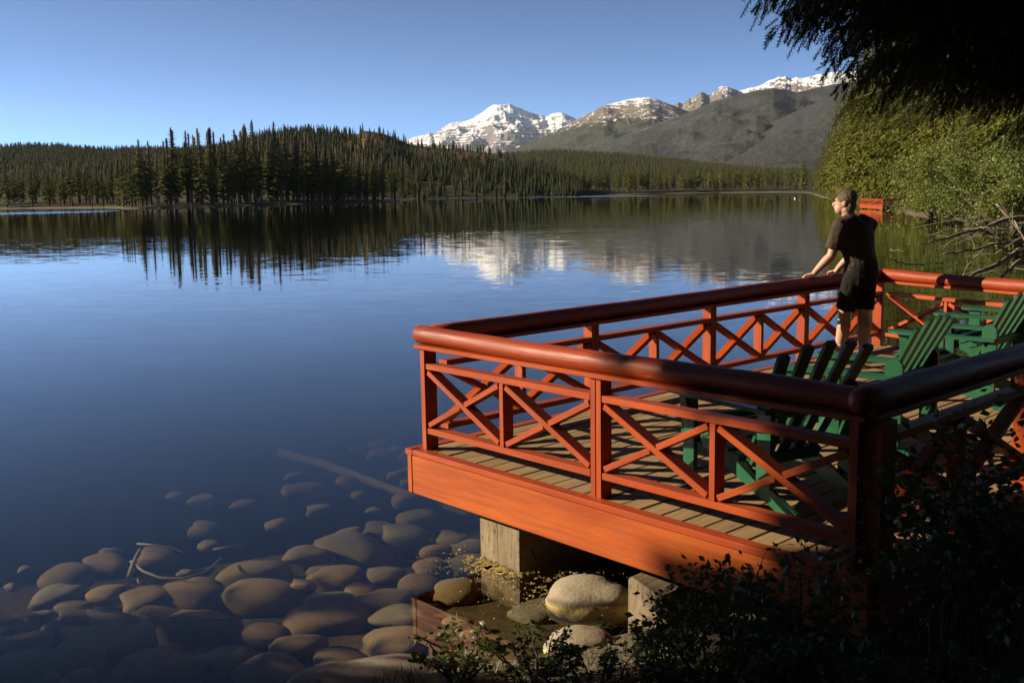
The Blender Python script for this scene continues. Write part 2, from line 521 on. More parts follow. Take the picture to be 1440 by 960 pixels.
# ------------------------------------------------------------------ lake water
t = NT('water')
p = t.pos
sep = t.n('ShaderNodeSeparateXYZ'); t.l(p, sep.inputs[0])
dist = t.vmath('LENGTH', p); dist = t.t.nodes[-1].outputs['Value']
def ripple(sx, sy, rot, det):
    return t.vmath('SUBTRACT', t.noise(t.mapping(p, (sx, sy, 1), (0, 0, rot)), 1.0, det, 0.5, 'Color'), (0.5, 0.5, 0.5))
ra = ripple(1.6, 5.5, 0.10, 2)
rb = ripple(0.28, 1.1, -0.06, 2)
rc = ripple(0.05, 0.16, 0.05, 1)
calm = t.mapr(dist, 5, 20, 0.10, 1.0)
patch = t.mapr(t.noise(t.mapping(p, (0.010, 0.030, 1)), 1.0, 3, 0.5), 0.38, 0.62, 0.35, 1.25)
far = t.mapr(dist, 60, 230, 1.0, 0.42, True)
amp = t.math('MULTIPLY', t.math('MULTIPLY', calm, patch), far)
# cat's paws: strips of wind-ruffled water under the far shores
d1 = t.math('MULTIPLY', t.mapr(dist, 196, 203, 0, 1), t.mapr(dist, 222, 228, 1, 0))
d1 = t.math('MULTIPLY', d1, t.mapr(sep.outputs[0], -80, -72, 1, 0))
d2 = t.math('MULTIPLY', t.mapr(dist, 415, 440, 0, 1), t.mapr(dist, 470, 500, 1, 0))
d2 = t.math('MULTIPLY', d2, t.math('MULTIPLY', t.mapr(sep.outputs[0], -44, -34, 0, 1), t.mapr(sep.outputs[0], 35, 75, 1, 0)))
ruf = t.math('MULTIPLY', t.math('ADD', d1, d2, True), 0.8)
def scl(v, k):
    nd = t.n('ShaderNodeVectorMath', operation='SCALE'); t.l(v, nd.inputs[0]); t.setin(nd, 'Scale', k); return nd.outputs[0]
s = t.vmath('ADD', scl(ra, 0.040), t.vmath('ADD', scl(rb, 0.013), scl(rc, 0.003)))
# facets that face the viewer are the ones seen on ruffled water
fac = t.vmath('MULTIPLY', t.vmath('ADD', t.vmath('ABSOLUTE', ra), (0, .04, 0)), (0.3, -1.0, 0))
s = t.vmath('ADD', scl(s, amp), scl(fac, ruf))
s = t.vmath('MULTIPLY', s, (0.55, 1.0, 0.0))
nrm = t.vmath('NORMALIZE', t.vmath('ADD', s, (0, 0, 1)))
# Schlick reflectance, the same from above and from below
dotn = t.n('ShaderNodeVectorMath', operation='DOT_PRODUCT'); t.l(nrm, dotn.inputs[0]); t.l(t.n('ShaderNodeNewGeometry').outputs['Incoming'], dotn.inputs[1])
frs = t.math('ADD', t.math('MULTIPLY', t.math('POWER', t.math('SUBTRACT', 1.0, t.math('ABSOLUTE', dotn.outputs['Value']), True), 4.7), 0.98), 0.02)
gl = t.n('ShaderNodeBsdfGlossy'); gl.inputs['Roughness'].default_value = 0.012; gl.inputs['Color'].default_value = (1, 1, 1, 1); t.l(nrm, gl.inputs['Normal'])
tr = t.n('ShaderNodeBsdfTransparent'); tr.inputs[0].default_value = (0.97, 0.985, 0.98, 1)
mx = t.n('ShaderNodeMixShader'); t.l(frs, mx.inputs[0]); t.l(tr.outputs[0], mx.inputs[1]); t.l(gl.outputs[0], mx.inputs[2])
t.done(mx)
va = t.n('ShaderNodeVolumeAbsorption'); va.inputs['Color'].default_value = (0.28, 0.20, 0.0, 1); va.inputs['Density'].default_value = 1.0
t.l(va.outputs[0], t.out.inputs['Volume'])
WM = t.m
wb = MB()
X0, X1, Y0, Y1, Z0 = -420, 420, -40, 720, -14
wb.add([(X0, Y0, Z0), (X1, Y0, Z0), (X1, Y1, Z0), (X0, Y1, Z0), (X0, Y0, 0), (X1, Y0, 0), (X1, Y1, 0), (X0, Y1, 0)],
       [(3, 2, 1, 0), (4, 5, 6, 7), (0, 1, 5, 4), (1, 2, 6, 5), (2, 3, 7, 6), (3, 0, 4, 7)])
tag(wb.build('lake_water', WM), kind='structure')

# ------------------------------------------------------------------ hills and mountains
def ridge(name, prof, d_front, d_ridge, mat, rows=60, step=2.0, noise_amp=0.10, jag=0.0, nscale=6.0, power=1.0, wob=0.05, seed=0, back=0.15, zbase=-2.0, attr=False):
    px = np.arange(prof[0][0], prof[-1][0] + .1, step)
    pxs, pys = zip(*prof)
    py = np.interp(px, pxs, pys)
    dirs = np.array([plan_dir(x) for x in px])
    wv = (fbm(px / 60 + seed * 3.1, px * 0 + seed, 3) - .5) * 2 * wob
    dr = d_ridge * (1 + wv)
    zr = np.array([height_at(x, y, d) for x, y, d in zip(px, py, dr)])
    zr = zr + jag * (fbm(px / 7 + seed, px * 0 + 3.3 * seed, 4) - .5) * d_ridge / FPX * 10
    ts = np.concatenate([np.linspace(0, 1, rows), 1 + np.linspace(0.25, 1, 6)])
    V = []
    for tt in ts:
        if tt <= 1:
            rad = d_front + (dr - d_front) * tt
            prof_z = tt ** power
            env = math.sin(math.pi * min(tt, 1) ** 0.8) ** 0.7 if 0 < tt < 1 else 0
        else:
            rad = dr * (1 + back * (tt - 1)); prof_z = 1 - (tt - 1) ** 1.2; env = 0
        u = dirs[:, 0] * rad / d_ridge * nscale * 3 + seed * 7.7; v = dirs[:, 1] * rad / d_ridge * nscale * 3 + seed
        nz = (ridged(u + .25 * v, v, 6) - .55) * 2
        zz = zbase + (zr - zbase) * prof_z + nz * noise_amp * env * (np.maximum(zr, 1) - zbase)
        if tt <= 1: zz = np.minimum(zz, CAM_H + (zr - CAM_H) * rad / dr * 0.997) if tt < 1 else zz
        V.append(np.stack([dirs[:, 0] * rad, dirs[:, 1] * rad, zz], -1))
    V = np.array(V)
    nr, nc = V.shape[:2]
    i, j = np.meshgrid(np.arange(nr - 1), np.arange(nc - 1), indexing='ij')
    q = np.stack([i * nc + j, i * nc + j + 1, (i + 1) * nc + j + 1, (i + 1) * nc + j], -1).reshape(-1, 4)
    o = link(name, mesh_np(name, V.reshape(-1, 3), q, mat, True))
    tag(o, kind='structure')
    return V

def m_snowrock(name, rock1, rock2, snowline, band, low_c=None, treeline=None, hscale=1.0, strata=True, bias=0.0):
    """snow on ledges and high ground, rock on steep faces, forest below the treeline"""
    t = NT(name)
    p = t.pos
    g = t.n('ShaderNodeNewGeometry')
    sp = t.n('ShaderNodeSeparateXYZ'); t.l(p, sp.inputs[0])
    sn = t.n('ShaderNodeSeparateXYZ'); t.l(g.outputs['Normal'], sn.inputs[0])
    z = sp.outputs[2]
    n1 = t.noise(t.mapping(p, (0.0035 * hscale, 0.002 * hscale, 0.007 * hscale)), 1.0, 9, 0.72)
    n2 = t.noise(t.mapping(p, (0.012 * hscale, 0.004 * hscale, 0.004 * hscale), (0, 0.35, 0)), 1.0, 6, 0.6)
    f = t.math('ADD', t.mapr(z, snowline - band, snowline + band, -0.30, 0.30), t.math('SUBTRACT', sn.outputs[2], 0.62))
    f = t.math('ADD', f, t.math('MULTIPLY', t.math('SUBTRACT', n1, 0.5), 1.9))
    f = t.math('ADD', f, t.math('MULTIPLY', t.math('SUBTRACT', n2, 0.5), 0.9))
    if strata:
        st = t.noise(t.mapping(p, (0.0006, 0.0003, 0.016 * hscale), (0, 0.16, 0)), 1.0, 3, 0.5)
        f = t.math('ADD', f, t.math('MULTIPLY', t.math('SUBTRACT', st, 0.5), 1.6))
    k = t.mapr(t.math('ADD', f, bias), -0.03, 0.05, 0, 1)
    c = t.mix(t.mapr(n2, 0.35, 0.65, 0, 1), rock1, rock2)
    if low_c:
        tl = t.mapr(t.math('ADD', z, t.math('MULTIPLY', t.math('SUBTRACT', n1, 0.5), 500)), treeline - 35, treeline + 35, 0, 1)
        fn = t.noise(p, 0.05, 8, 0.85)
        fn2 = t.noise(p, 0.0016, 4, 0.6)
        lc = t.mix(t.mapr(fn, 0.42, 0.58, 0, 1), tuple(x * 1.25 for x in low_c), tuple(x * 0.35 for x in low_c))
        lc = t.mix(t.math('MULTIPLY', t.mapr(fn2, 0.57, 0.66, 0, 0.8), t.mapr(t.noise(p, 0.012, 5, 0.7), 0.45, 0.6, 0, 1)), lc, (0.14, 0.115, 0.09))
        c = t.mix(tl, lc, c)
        k = t.math('MULTIPLY', k, tl)
    c = t.mix(k, c, (0.72, 0.73, 0.76))
    return t.done(t.pbsdf(c, 0.9, None, 0.1))

M['peak'] = m_snowrock('peak', (0.175, 0.155, 0.155), (0.105, 0.100, 0.112), 1000, 700, hscale=3.0, bias=-0.12)
ridge('snow_mountain', [(470, 226), (520, 214), (560, 201), (585, 193), (598, 190.5), (605, 186), (612, 189), (620, 184), (632, 175), (645, 171.5), (657, 170.5),
      (668, 166.5), (680, 158), (690, 150.5), (697, 147), (708, 147.5), (719, 146.5), (725, 150), (733, 152), (742, 157), (755, 160), (768, 164.5),
      (776, 161), (784, 158), (792, 158.5), (801, 163), (812, 168.5), (825, 173), (850, 182), (900, 200)],
      13500, 18000, M['peak'], 130, 1.0, 0.17, 0.25, 16.0, 1.25, 0.03, 1)
M['range'] = m_snowrock('range', (0.1638, 0.1326, 0.1131), (0.117, 0.0936, 0.0819), 800, 120, (0.04368, 0.04836, 0.03432), 560, 5.0, False, -0.15)
ridge('snowy_range', [(690, 222), (715, 213), (740, 203), (770, 190), (800, 175), (815, 167), (830, 159), (850, 149), (865, 144.5), (880, 140.5), (898, 137.5),
      (912, 137), (922, 139.5), (938, 145.5), (952, 151), (975, 160), (1010, 170), (1050, 185)], 6000, 9200, M['range'], 100, 1.2, 0.10, 0.15, 9.0, 1.15, 0.03, 2)
M['range_far'] = m_snowrock('range_far', (0.156, 0.1287, 0.1131), (0.1014, 0.0858, 0.078), 1000, 200, (0.04368, 0.04836, 0.03432), 500, 4.2, False, -0.17)
ridge('rocky_range', [(900, 170), (930, 155), (945, 149), (953, 144), (960, 146.5), (968, 139), (976, 136.5), (985, 129.5), (991, 132), (997, 134), (1004, 128),
      (1012, 122.5), (1022, 122), (1030, 125.5), (1040, 127), (1055, 123), (1070, 119), (1082, 112.5), (1092, 109), (1102, 107.5), (1110, 111), (1117, 108),
      (1126, 111), (1136, 109), (1146, 105), (1160, 103), (1180, 101), (1210, 97), (1260, 92), (1330, 96), (1420, 104), (1500, 112)],
      7400, 10600, M['range_far'], 110, 1.0, 0.13, 0.3, 14.0, 1.2, 0.02, 3)
M['slope'] = m_snowrock('slope', (0.156, 0.1287, 0.1092), (0.1092, 0.0897, 0.078), 1400, 100, (0.040, 0.042, 0.039), 700, 1.6, False, -0.6)
ridge('forested_mountain', [(690, 238), (740, 230), (800, 217), (840, 206), (868, 195), (890, 185), (913, 177), (930, 172), (948, 166), (965, 159), (980, 153), (1003, 142),
      (1030, 135), (1060, 128), (1085, 124), (1102, 127), (1117, 130), (1140, 125), (1167, 119), (1220, 112), (1300, 118), (1440, 135), (1520, 150)],
      3600, 7000, M['slope'], 90, 1.6, 0.13, 0.12, 6.0, 1.05, 0.05, 4)
ridge('forested_spur', [(965, 244), (1000, 226), (1019, 211), (1040, 198), (1060, 186), (1090, 169), (1130, 151), (1170, 134), (1210, 122), (1270, 118), (1400, 140), (1520, 160)],
      2900, 5200, M['slope'], 80, 1.6, 0.10, 0.10, 5.0, 1.05, 0.05, 5)

t = NT('hill_floor')
p = t.pos
n1 = t.noise(p, 0.02, 5, 0.6); n2 = t.noise(p, 0.25, 4, 0.6)
c = t.mix(t.mapr(n2, 0.35, 0.65, 0, 1), (0.050, 0.046, 0.024), (0.032, 0.036, 0.018))
M['hill_floor'] = t.done(t.pbsdf(c, 0.95, None, 0.1))
t = NT('bare_hill')
p = t.pos
n1 = t.noise(p, 0.03, 5, 0.6); n2 = t.noise(p, 0.3, 5, 0.65)
c = t.mix(t.mapr(n2, 0.38, 0.62, 0, 1), (0.15, 0.090, 0.048), (0.085, 0.060, 0.032))
c = t.mix(t.mapr(n1, 0.5, 0.62, 0, 0.8), c, (0.050, 0.050, 0.026))
sz_ = t.n('ShaderNodeSeparateXYZ'); t.l(p, sz_.inputs[0])
c = t.mix(t.mapr(t.math('ADD', sz_.outputs[2], t.math('MULTIPLY', n1, 14)), 24, 34, 0, 1), (0.045, 0.042, 0.022), c)
M['bare_hill'] = t.done(t.pbsdf(c, 0.95, t.bump(n2, 0.6, 1.5), 0.1))

H0 = ridge('left_hill', [(-180, 212), (-100, 209), (0, 207), (40, 205.5), (90, 205), (110, 208), (150, 210), (200, 209), (260, 210), (330, 206), (400, 202), (470, 205), (540, 225)],
           650, 1500, M['hill_floor'], 40, 6, 0.03, 0.15, 4, 0.8, 0.05, 6)
H1 = ridge('central_hill', [(240, 226), (300, 214), (340, 203), (380, 191), (410, 186), (440, 185.5), (480, 189), (505, 189), (514, 184), (528, 185.5), (545, 189), (562, 196),
           (580, 204), (610, 207.5), (645, 210), (680, 214), (700, 217), (722, 223), (750, 232), (790, 246), (820, 262)], 480, 820, M['bare_hill'], 40, 4, 0.05, 0.12, 5, 0.75, 0.05, 7)
H2 = ridge('low_hill', [(640, 226), (700, 219), (740, 215.5), (790, 213.5), (830, 216), (880, 219), (940, 225), (1000, 233), (1060, 239), (1130, 243), (1200, 240)],
           1100, 2200, M['hill_floor'], 40, 5, 0.03, 0.12, 4, 0.8, 0.05, 8)

# ================================================================== CONIFERS
def conifer_arrays(h, r, whorls, per, seed, base=0.08, bot=.45, droop=0.35, leaf=2, ragged=0.35, taper=0.85, wf=1.0, jit=0.0):
    """trunk + crown arrays of one spruce; the crown is made of separate drooping sprays with gaps between"""
    rs = random.Random(seed)
    V = []; F = []
    def tri(a, b, c):
        k = len(V); V.extend((a, b, c)); F.append((k, k + 1, k + 2))
    for w in range(whorls):
        t = base + (1 - base) * ((w + rs.random() * .7) / whorls) ** .85
        if t > .99: continue
        zc = t * h
        prof = (1 - t) ** taper * min(1.0, bot + 2.2 * (t - base))
        n = max(3, int(per * (0.55 + .45 * (1 - t)) + rs.random()))
        a0 = rs.random() * 6.28
        for k in range(n):
            if rs.random() < 0.10: continue
            a = a0 + 6.283 * k / n + rs.uniform(-.35, .35)
            L = (r * prof + 0.02 * h * (1 - t) + .012 * h) * rs.uniform(1 - ragged, 1 + ragged * .55)
            up = 0.30 * (t - 0.35)
            d = np.array([math.cos(a), math.sin(a), 0]); sd = np.array([-d[1], d[0], 0])
            def P(q): return np.array([0, 0, zc]) + d * L * q + np.array([0, 0, L * (up * q - droop * q * q * (1.15 - t))])
            wd = L * rs.uniform(.30, .46) * wf
            for q in range(leaf):
                q0 = q / leaf * .85 + .02; q1 = q0 + 1.15 / leaf
                ww = wd * (1 - .45 * q / leaf) * (1.1 if leaf < 3 else .95)
                m = P(q0); e = P(min(q1, 1.05))
                for sg in (-1, 1):
                    tip = P(min(q0 + .75 / leaf, 1)) + sd * sg * ww * rs.uniform(.7, 1.2) - np.array([0, 0, ww * rs.uniform(.25, .85)]) + np.array([rs.gauss(0, 1), rs.gauss(0, 1), rs.gauss(0, 1)]) * ww * jit
                    tri(m, e, tip) if sg > 0 else tri(e, m, tip)
                if leaf > 2 or rs.random() < .5:
                    tri(m, e, (m + e) / 2 - np.array([0, 0, ww * rs.uniform(.5, 1.1)]) + sd * rs.uniform(-.2, .2) * ww)
    # leader
    for k in range(5):
        a = k * 1.257; q = .022 * h
        tri(np.array([0, 0, h * 1.0]), np.array([math.cos(a) * q * .5, math.sin(a) * q * .5, h - q * 2.2]), np.array([math.cos(a + 1) * q * .5, math.sin(a + 1) * q * .5, h - q * 2.4]))
    return np.array(V), np.array(F)

def trunk_mesh(name, h, r0, mat, lean=0.0, n=7, seg=6):
    mb = MB()
    pts = [(lean * h * (k / seg) ** 1.4, 0, -0.25 + (h + .25) * k / seg) for k in range(seg + 1)]
    mb.tube(pts, [r0 * (1.35 if k == 0 else 1) * (1 - .93 * k / seg) + .01 for k in range(seg + 1)], n)
    return mb.mesh(name, mat, True)

FAR_V = []
for k in range(7):
    h = 1.0
    cv, cf = conifer_arrays(1.0, random.Random(k).uniform(.085, .135), 26, 8, 100 + k, base=random.Random(k + 50).uniform(.06, .22), leaf=2, ragged=.45, droop=.4)
    FAR_V.append((mesh_np('far_crown', cv, cf, M['far_needles']), trunk_mesh('far_trunk', 0.97, 0.011, M['bark'])))
BANK_V = []
for k in range(5):
    cv, cf = conifer_arrays(1.0, random.Random(k + 9).uniform(.15, .19), 42, 11, 200 + k, base=.03, leaf=15, ragged=.45, droop=.6, taper=.8, wf=.36, jit=.55)
    BANK_V.append((mesh_np('bank_crown', cv, cf, M['bank_needles']), trunk_mesh('bank_trunk', 0.86, 0.010, M['bark'])))

def small_conifer(seed, n=5):
    rs = random.Random(seed); V = []; F = []
    for k in range(9):
        t = k / 9; r = .15 * (1 - t) ** .8 + .015; a0 = rs.random() * 6
        for i in range(n):
            a = a0 + 6.283 * i / n
            q = r * rs.uniform(.75, 1.25); b = len(V)
            V += [(0, 0, t + .17), (math.cos(a) * q, math.sin(a) * q, t * .95 + .03 * rs.random()), (math.cos(a + 1.1) * q * .9, math.sin(a + 1.1) * q * .9, t * .95 + .04 * rs.random())]
            F.append((b, b + 1, b + 2))
    return np.array(V, float), np.array(F)
SMALL = [small_conifer(k) for k in range(6)]

def merge(temps, inst):
    """inst rows: template index, x, y, z, height, width factor, turn -> one vertex / face array"""
    Vs = []; Fs = []; b = 0
    for (k, x, y, z, h, w, a) in inst:
        v, f = temps[int(k)]
        ca, sa = math.cos(a), math.sin(a)
        o = np.empty_like(v)
        o[:, 0] = (v[:, 0] * ca - v[:, 1] * sa) * h * w + x
        o[:, 1] = (v[:, 0] * sa + v[:, 1] * ca) * h * w + y
        o[:, 2] = v[:, 2] * h + z
        Vs.append(o); Fs.append(f + b); b += len(v)
    return np.concatenate(Vs), np.concatenate(Fs)

TREES = []      # (apparent size, kind, label, group, x, y, z, h, w, turn)
rs = random.Random(11)
def plant(px0, px1, n, h0, h1, back, label, group, kind, shore_off=2.5, w=(.85, 1.25), pw=1.0, top=None):
    """conifers on the land behind the shoreline between two sight lines"""
    k = 0; tries = 0
    placed = []
    while k < n and tries < n * 60:
        tries += 1
        x = rs.uniform(px0, px1)
        d = plan_dir(x)
        # first land along the sight line
        rad = np.geomspace(25, 900, 400)
        sd = shore_dist(d[0] * rad, d[1] * rad)
        land = np.where(sd > 0.3)[0]
        if not len(land): continue
        r0 = rad[land[0]]
        r = r0 + shore_off + back * rs.random() ** pw
        X, Y = d * r
        if shore_dist(np.array([X]), np.array([Y]))[0] < shore_off * .6: continue
        if any((X - a) ** 2 + (Y - b) ** 2 < 1.8 ** 2 for a, b in placed[-60:]): continue
        h = rs.uniform(h0, h1) * (1.0 if rs.random() > .18 else rs.uniform(.45, .75))
        if top: h *= np.interp(x, *top)
        z = float(ground_z(np.array([X]), np.array([Y]))[0]) - .1
        TREES.append((h / r, kind, label, group, X, Y, z, h, rs.uniform(*w), rs.random() * 6.28))
        placed.append((X, Y)); k += 1

HT = ([160, 180, 230, 290, 330, 370, 420, 450, 480, 520, 560, 600], [.62, .68, .86, .97, .88, 1.12, 1.12, .95, .82, .72, .66, .6])
plant(168, 588, 135, 16, 22.5, 45, 'dark spruce in the stand on the wooded headland across the lake', 'spruces on the wooded headland', 'far', 1.5, (1.0, 1.6), 1.3, HT)
plant(-40, 170, 52, 9.5, 13.5, 40, 'dark spruce lining the small bay beside the wooded headland', 'spruces around the small bay', 'far', 2, (1.0, 1.6))
plant(588, 1146, 170, 14, 19, 30, 'slim spruce in the long row behind the pale far beach', 'spruces along the far beach', 'far', 4, (1.0, 1.5), .8)
plant(-40, 170, 60, 10, 14, 90, 'dark spruce lining the small bay beside the wooded headland', 'spruces around the small bay', 'far', 40)
plant(588, 1150, 150, 16, 21, 90, 'slim spruce in the long row behind the pale far beach', 'spruces along the far beach', 'far', 30)
plant(300, 620, 60, 15, 19, 80, 'dark spruce in the stand on the wooded headland across the lake', 'spruces on the wooded headland', 'far', 45)
plant(440, 596, 45, 13, 17, 40, 'dark spruce in the stand on the wooded headland across the lake', 'spruces on the wooded headland', 'far', 3)
BL = 'sunlit olive green spruce on the bank beyond the small red dock'
BG = 'sunlit spruces on the bank behind the dock'
for (x, y, d, h, w) in [(1156, 273, 330, 17, 1.0), (1163, 276, 300, 20, 1.0), (1150, 272, 380, 15, 1.0), (1172, 280, 250, 22, 1.0), (1168, 279, 272, 17, 1.1), (1183, 283, 205, 22.5, 1.0), (1178, 282, 222, 18, 1.0),
                        (1193, 285, 182, 22, 1.05), (1204, 287, 165, 23.5, 1.0), (1198, 286, 172, 17, 1.1), (1215, 289, 148, 22, 1.0), (1210, 288, 160, 25, .95), (1226, 289, 140, 20, 1.05), (1236, 290, 136, 23, 1.0),
                        (1247, 291, 133, 19, 1.1), (1256, 292, 130, 23, 1.0), (1268, 293, 124, 20, 1.1), (1280, 293, 118, 22, 1.0), (1292, 294, 122, 21, 1.0), (1302, 295, 112, 17, 1.1), (1318, 296, 108, 20, 1.0),
                        (1335, 298, 104, 18, 1.1), (1352, 300, 100, 21, 1.0), (1372, 300, 96, 19, 1.1), (1394, 300, 94, 20, 1.0), (1416, 300, 90, 18, 1.1), (1438, 300, 88, 20, 1.0),
                        (1220, 289, 162, 26, 1.0), (1242, 289, 152, 27, 1.0), (1262, 290, 145, 26, 1.0), (1284, 290, 138, 27, 1.0), (1231, 290, 146, 13, 1.2), (1275, 292, 127, 12, 1.2), (1460, 300, 86, 21, 1.1)]:
    D = plan_dir(x) * d
    z = max(0.1, float(ground_z(np.array([D[0]]), np.array([D[1]]))[0])) - .2
    TREES.append((h / d + 1, 'bank', BL, BG, D[0], D[1], z, h, w, rs.random() * 6.28))

TREES.sort(key=lambda q: -q[0])
rest = []
for i, (ap, kind, lab, grp, X, Y, z, h, w, a) in enumerate(TREES):
    if i < 292:
        cm, tm = (BANK_V if kind == 'bank' else FAR_V)[rs.randrange(5 if kind == 'bank' else 7)]
        e = empty('spruce_tree', (X, Y, z), a)
        if kind == 'far' and 'headland' in grp:
            lab = ('tall dark spruce overtopping the stand on the wooded headland' if h > 19.5 else
                   'short young spruce at the foot of the headland stand' if h < 11 else lab)
        elif kind == 'far' and 'bay' in grp:
            lab = 'short spruce among taller ones around the small bay' if h < 10 else lab
        elif kind == 'bank':
            lab = ('towering sunlit spruce on the bank above the small red dock' if h > 23 else
                   'small bushy sunlit spruce at the water edge near the red dock' if h < 16 else lab)
        tag(e, lab, 'tree', grp)
        c = link('crown', cm, e); c.scale = (h * w, h * w, h)
        k = link('trunk', tm, e); k.scale = (h, h, h)
    else:
        rest.append((X, Y, z, h, w, a))
fvs = [(np.array([v.co[:] for v in m[0].vertices]), np.array([p.vertices[:] for p in m[0].polygons])) for m in FAR_V]
if rest:
    v, f = merge(fvs, [(rs.randrange(7), *q[:4], q[4], q[5]) for q in rest])
    tag(link('shore_forest', mesh_np('shore_forest', v, f, M['far_needles'])), 'distant spruces crowding behind the front row along the far shores', 'forest', kind='stuff')

def forest_on(V, n, h0, h1, name, label, keep=None, lo=0.0):
    nr, nc = V.shape[:2]
    rows = nr - 6
    inst = []
    k = 0
    while k < n:
        u = rs.random() ** .8; u = lo + (1 - lo) * u
        i = u * (rows - 1.001); j = rs.random() * (nc - 1.001)
        i0, j0 = int(i), int(j); fi, fj = i - i0, j - j0
        P = (V[i0, j0] * (1 - fi) + V[i0 + 1, j0] * fi) * (1 - fj) + (V[i0, j0 + 1] * (1 - fi) + V[i0 + 1, j0 + 1] * fi) * fj
        if keep is not None and not keep(j / (nc - 1), u): 
            k += .25; continue
        h = rs.uniform(h0, h1) * (1 if rs.random() > .2 else .6)
        inst.append((rs.randrange(6), P[0], P[1], P[2] - .5, h, rs.uniform(.8, 1.3), rs.random() * 6.28)); k += 1
    v, f = merge(SMALL, inst)
    tag(link(name, mesh_np(name, v, f, M['hill_needles'])), label, 'forest', kind='stuff')
forest_on(H0, 9000, 4.5, 7, 'hill_forest', 'dense dark forest covering the long low hill behind the small bay')
def keep1(s, u):     # the reddish knoll is mostly bare
    px = 240 + s * 580
    if 490 < px < 760 and u > .5:
        dens = .22 if px < 640 else .16
        return rs.random() < dens
    return True
forest_on(H1, 3600, 5, 8, 'knoll_forest', 'dark trees scattered over the rounded hill with the reddish bare crest', keep1)
forest_on(H2, 9000, 6, 10, 'valley_forest', 'dense conifer forest on the low hill below the mountains')

# ================================================================== THE RED PLATFORM
ZD = 0.70                                    # deck level above the lake
UU = Vector((0.669, -0.743, 0)).normalized()         # along the short front
VV = Vector((0.7263, 0.6874, 0)).normalized()        # along the long lake side
PA = Vector((-0.59, 7.05, 0)); PB = PA + UU * 3.27; PC = PA + VV * 6.445
CDd = Vector((0.463, -0.886, 0)).normalized()
BDd = VV
def isect(p, d, q, e):
    den = d.x * e.y - d.y * e.x
    k = ((q.x - p.x) * e.y - (q.y - p.y) * e.x) / den
    return p + d * k
PD = isect(PB, BDd, PC, CDd)
plat = empty('lake_platform', (PA.x + 2.5, PA.y + .5, 0))
tag(plat, 'red painted wooden viewing platform with criss-cross railings standing over the lake edge', 'platform')
def up(v, z): return Vector((v.x, v.y, z))
random.seed(5)

# planks run along the lake side, cut off at the end rail
w = 0.142; k = 0; s = -0.03
while s < 3.27 + .03:
    s0 = PA + UU * (s + w / 2) - VV * 0.055
    e0 = isect(s0, VV, PC + Vector((CDd.y, -CDd.x, 0)) * -0.03, CDd)
    dz = random.uniform(-.003, .003)
    MB().beam(up(s0, ZD - .026 + dz), up(e0, ZD - .026 + dz), w - random.uniform(.006, .014), .038, ch=.004).build('plank', M['plank'], plat)
    s += w
# joists and fascia boards, with a cap board lying on top of each edge
def edge(p, q, outward, name='fascia', e0=0.0, e1=0.0, seg=1):
    d = (q - p).normalized()
    a, b = p - d * e0, q + d * e1
    MB().beam(up(a + outward * .085, ZD - .178), up(b + outward * .085, ZD - .178), .042, .276, ch=.004).build(name, M['red_board'], plat)
    MB().beam(up(a + outward * .075 - d * .012, ZD - .0205), up(b + outward * .075 + d * .012, ZD - .0205), .086, .039, ch=.005).build('cap_board', M['red_paint'], plat)
nAB = Vector((UU.y, -UU.x, 0)); nAB = nAB if nAB.dot(PA - PC) > 0 else -nAB
nAC = Vector((VV.y, -VV.x, 0)); nAC = nAC if nAC.dot(PA - PB) > 0 else -nAC
nCD = Vector((CDd.y, -CDd.x, 0)); nCD = nCD if nCD.dot(PC - PA) > 0 else -nCD
nBD = -nAC
edge(PA, PB, nAB, e0=.055, e1=.10)
edge(PA, PC, nAC, e0=.108, e1=.12)
edge(PB, PD, nBD, e0=.02, e1=.10)
edge(PC, PD, nCD, e0=.02, e1=.02)
for q in (0.5, 1.66, 2.8):
    a = PA + UU * q + VV * .02
    b = isect(a, VV, PC, CDd) - VV * .05
    MB().beam(up(a, ZD - .15), up(b, ZD - .15), .05, .19).build('joist', M['timber'], plat)

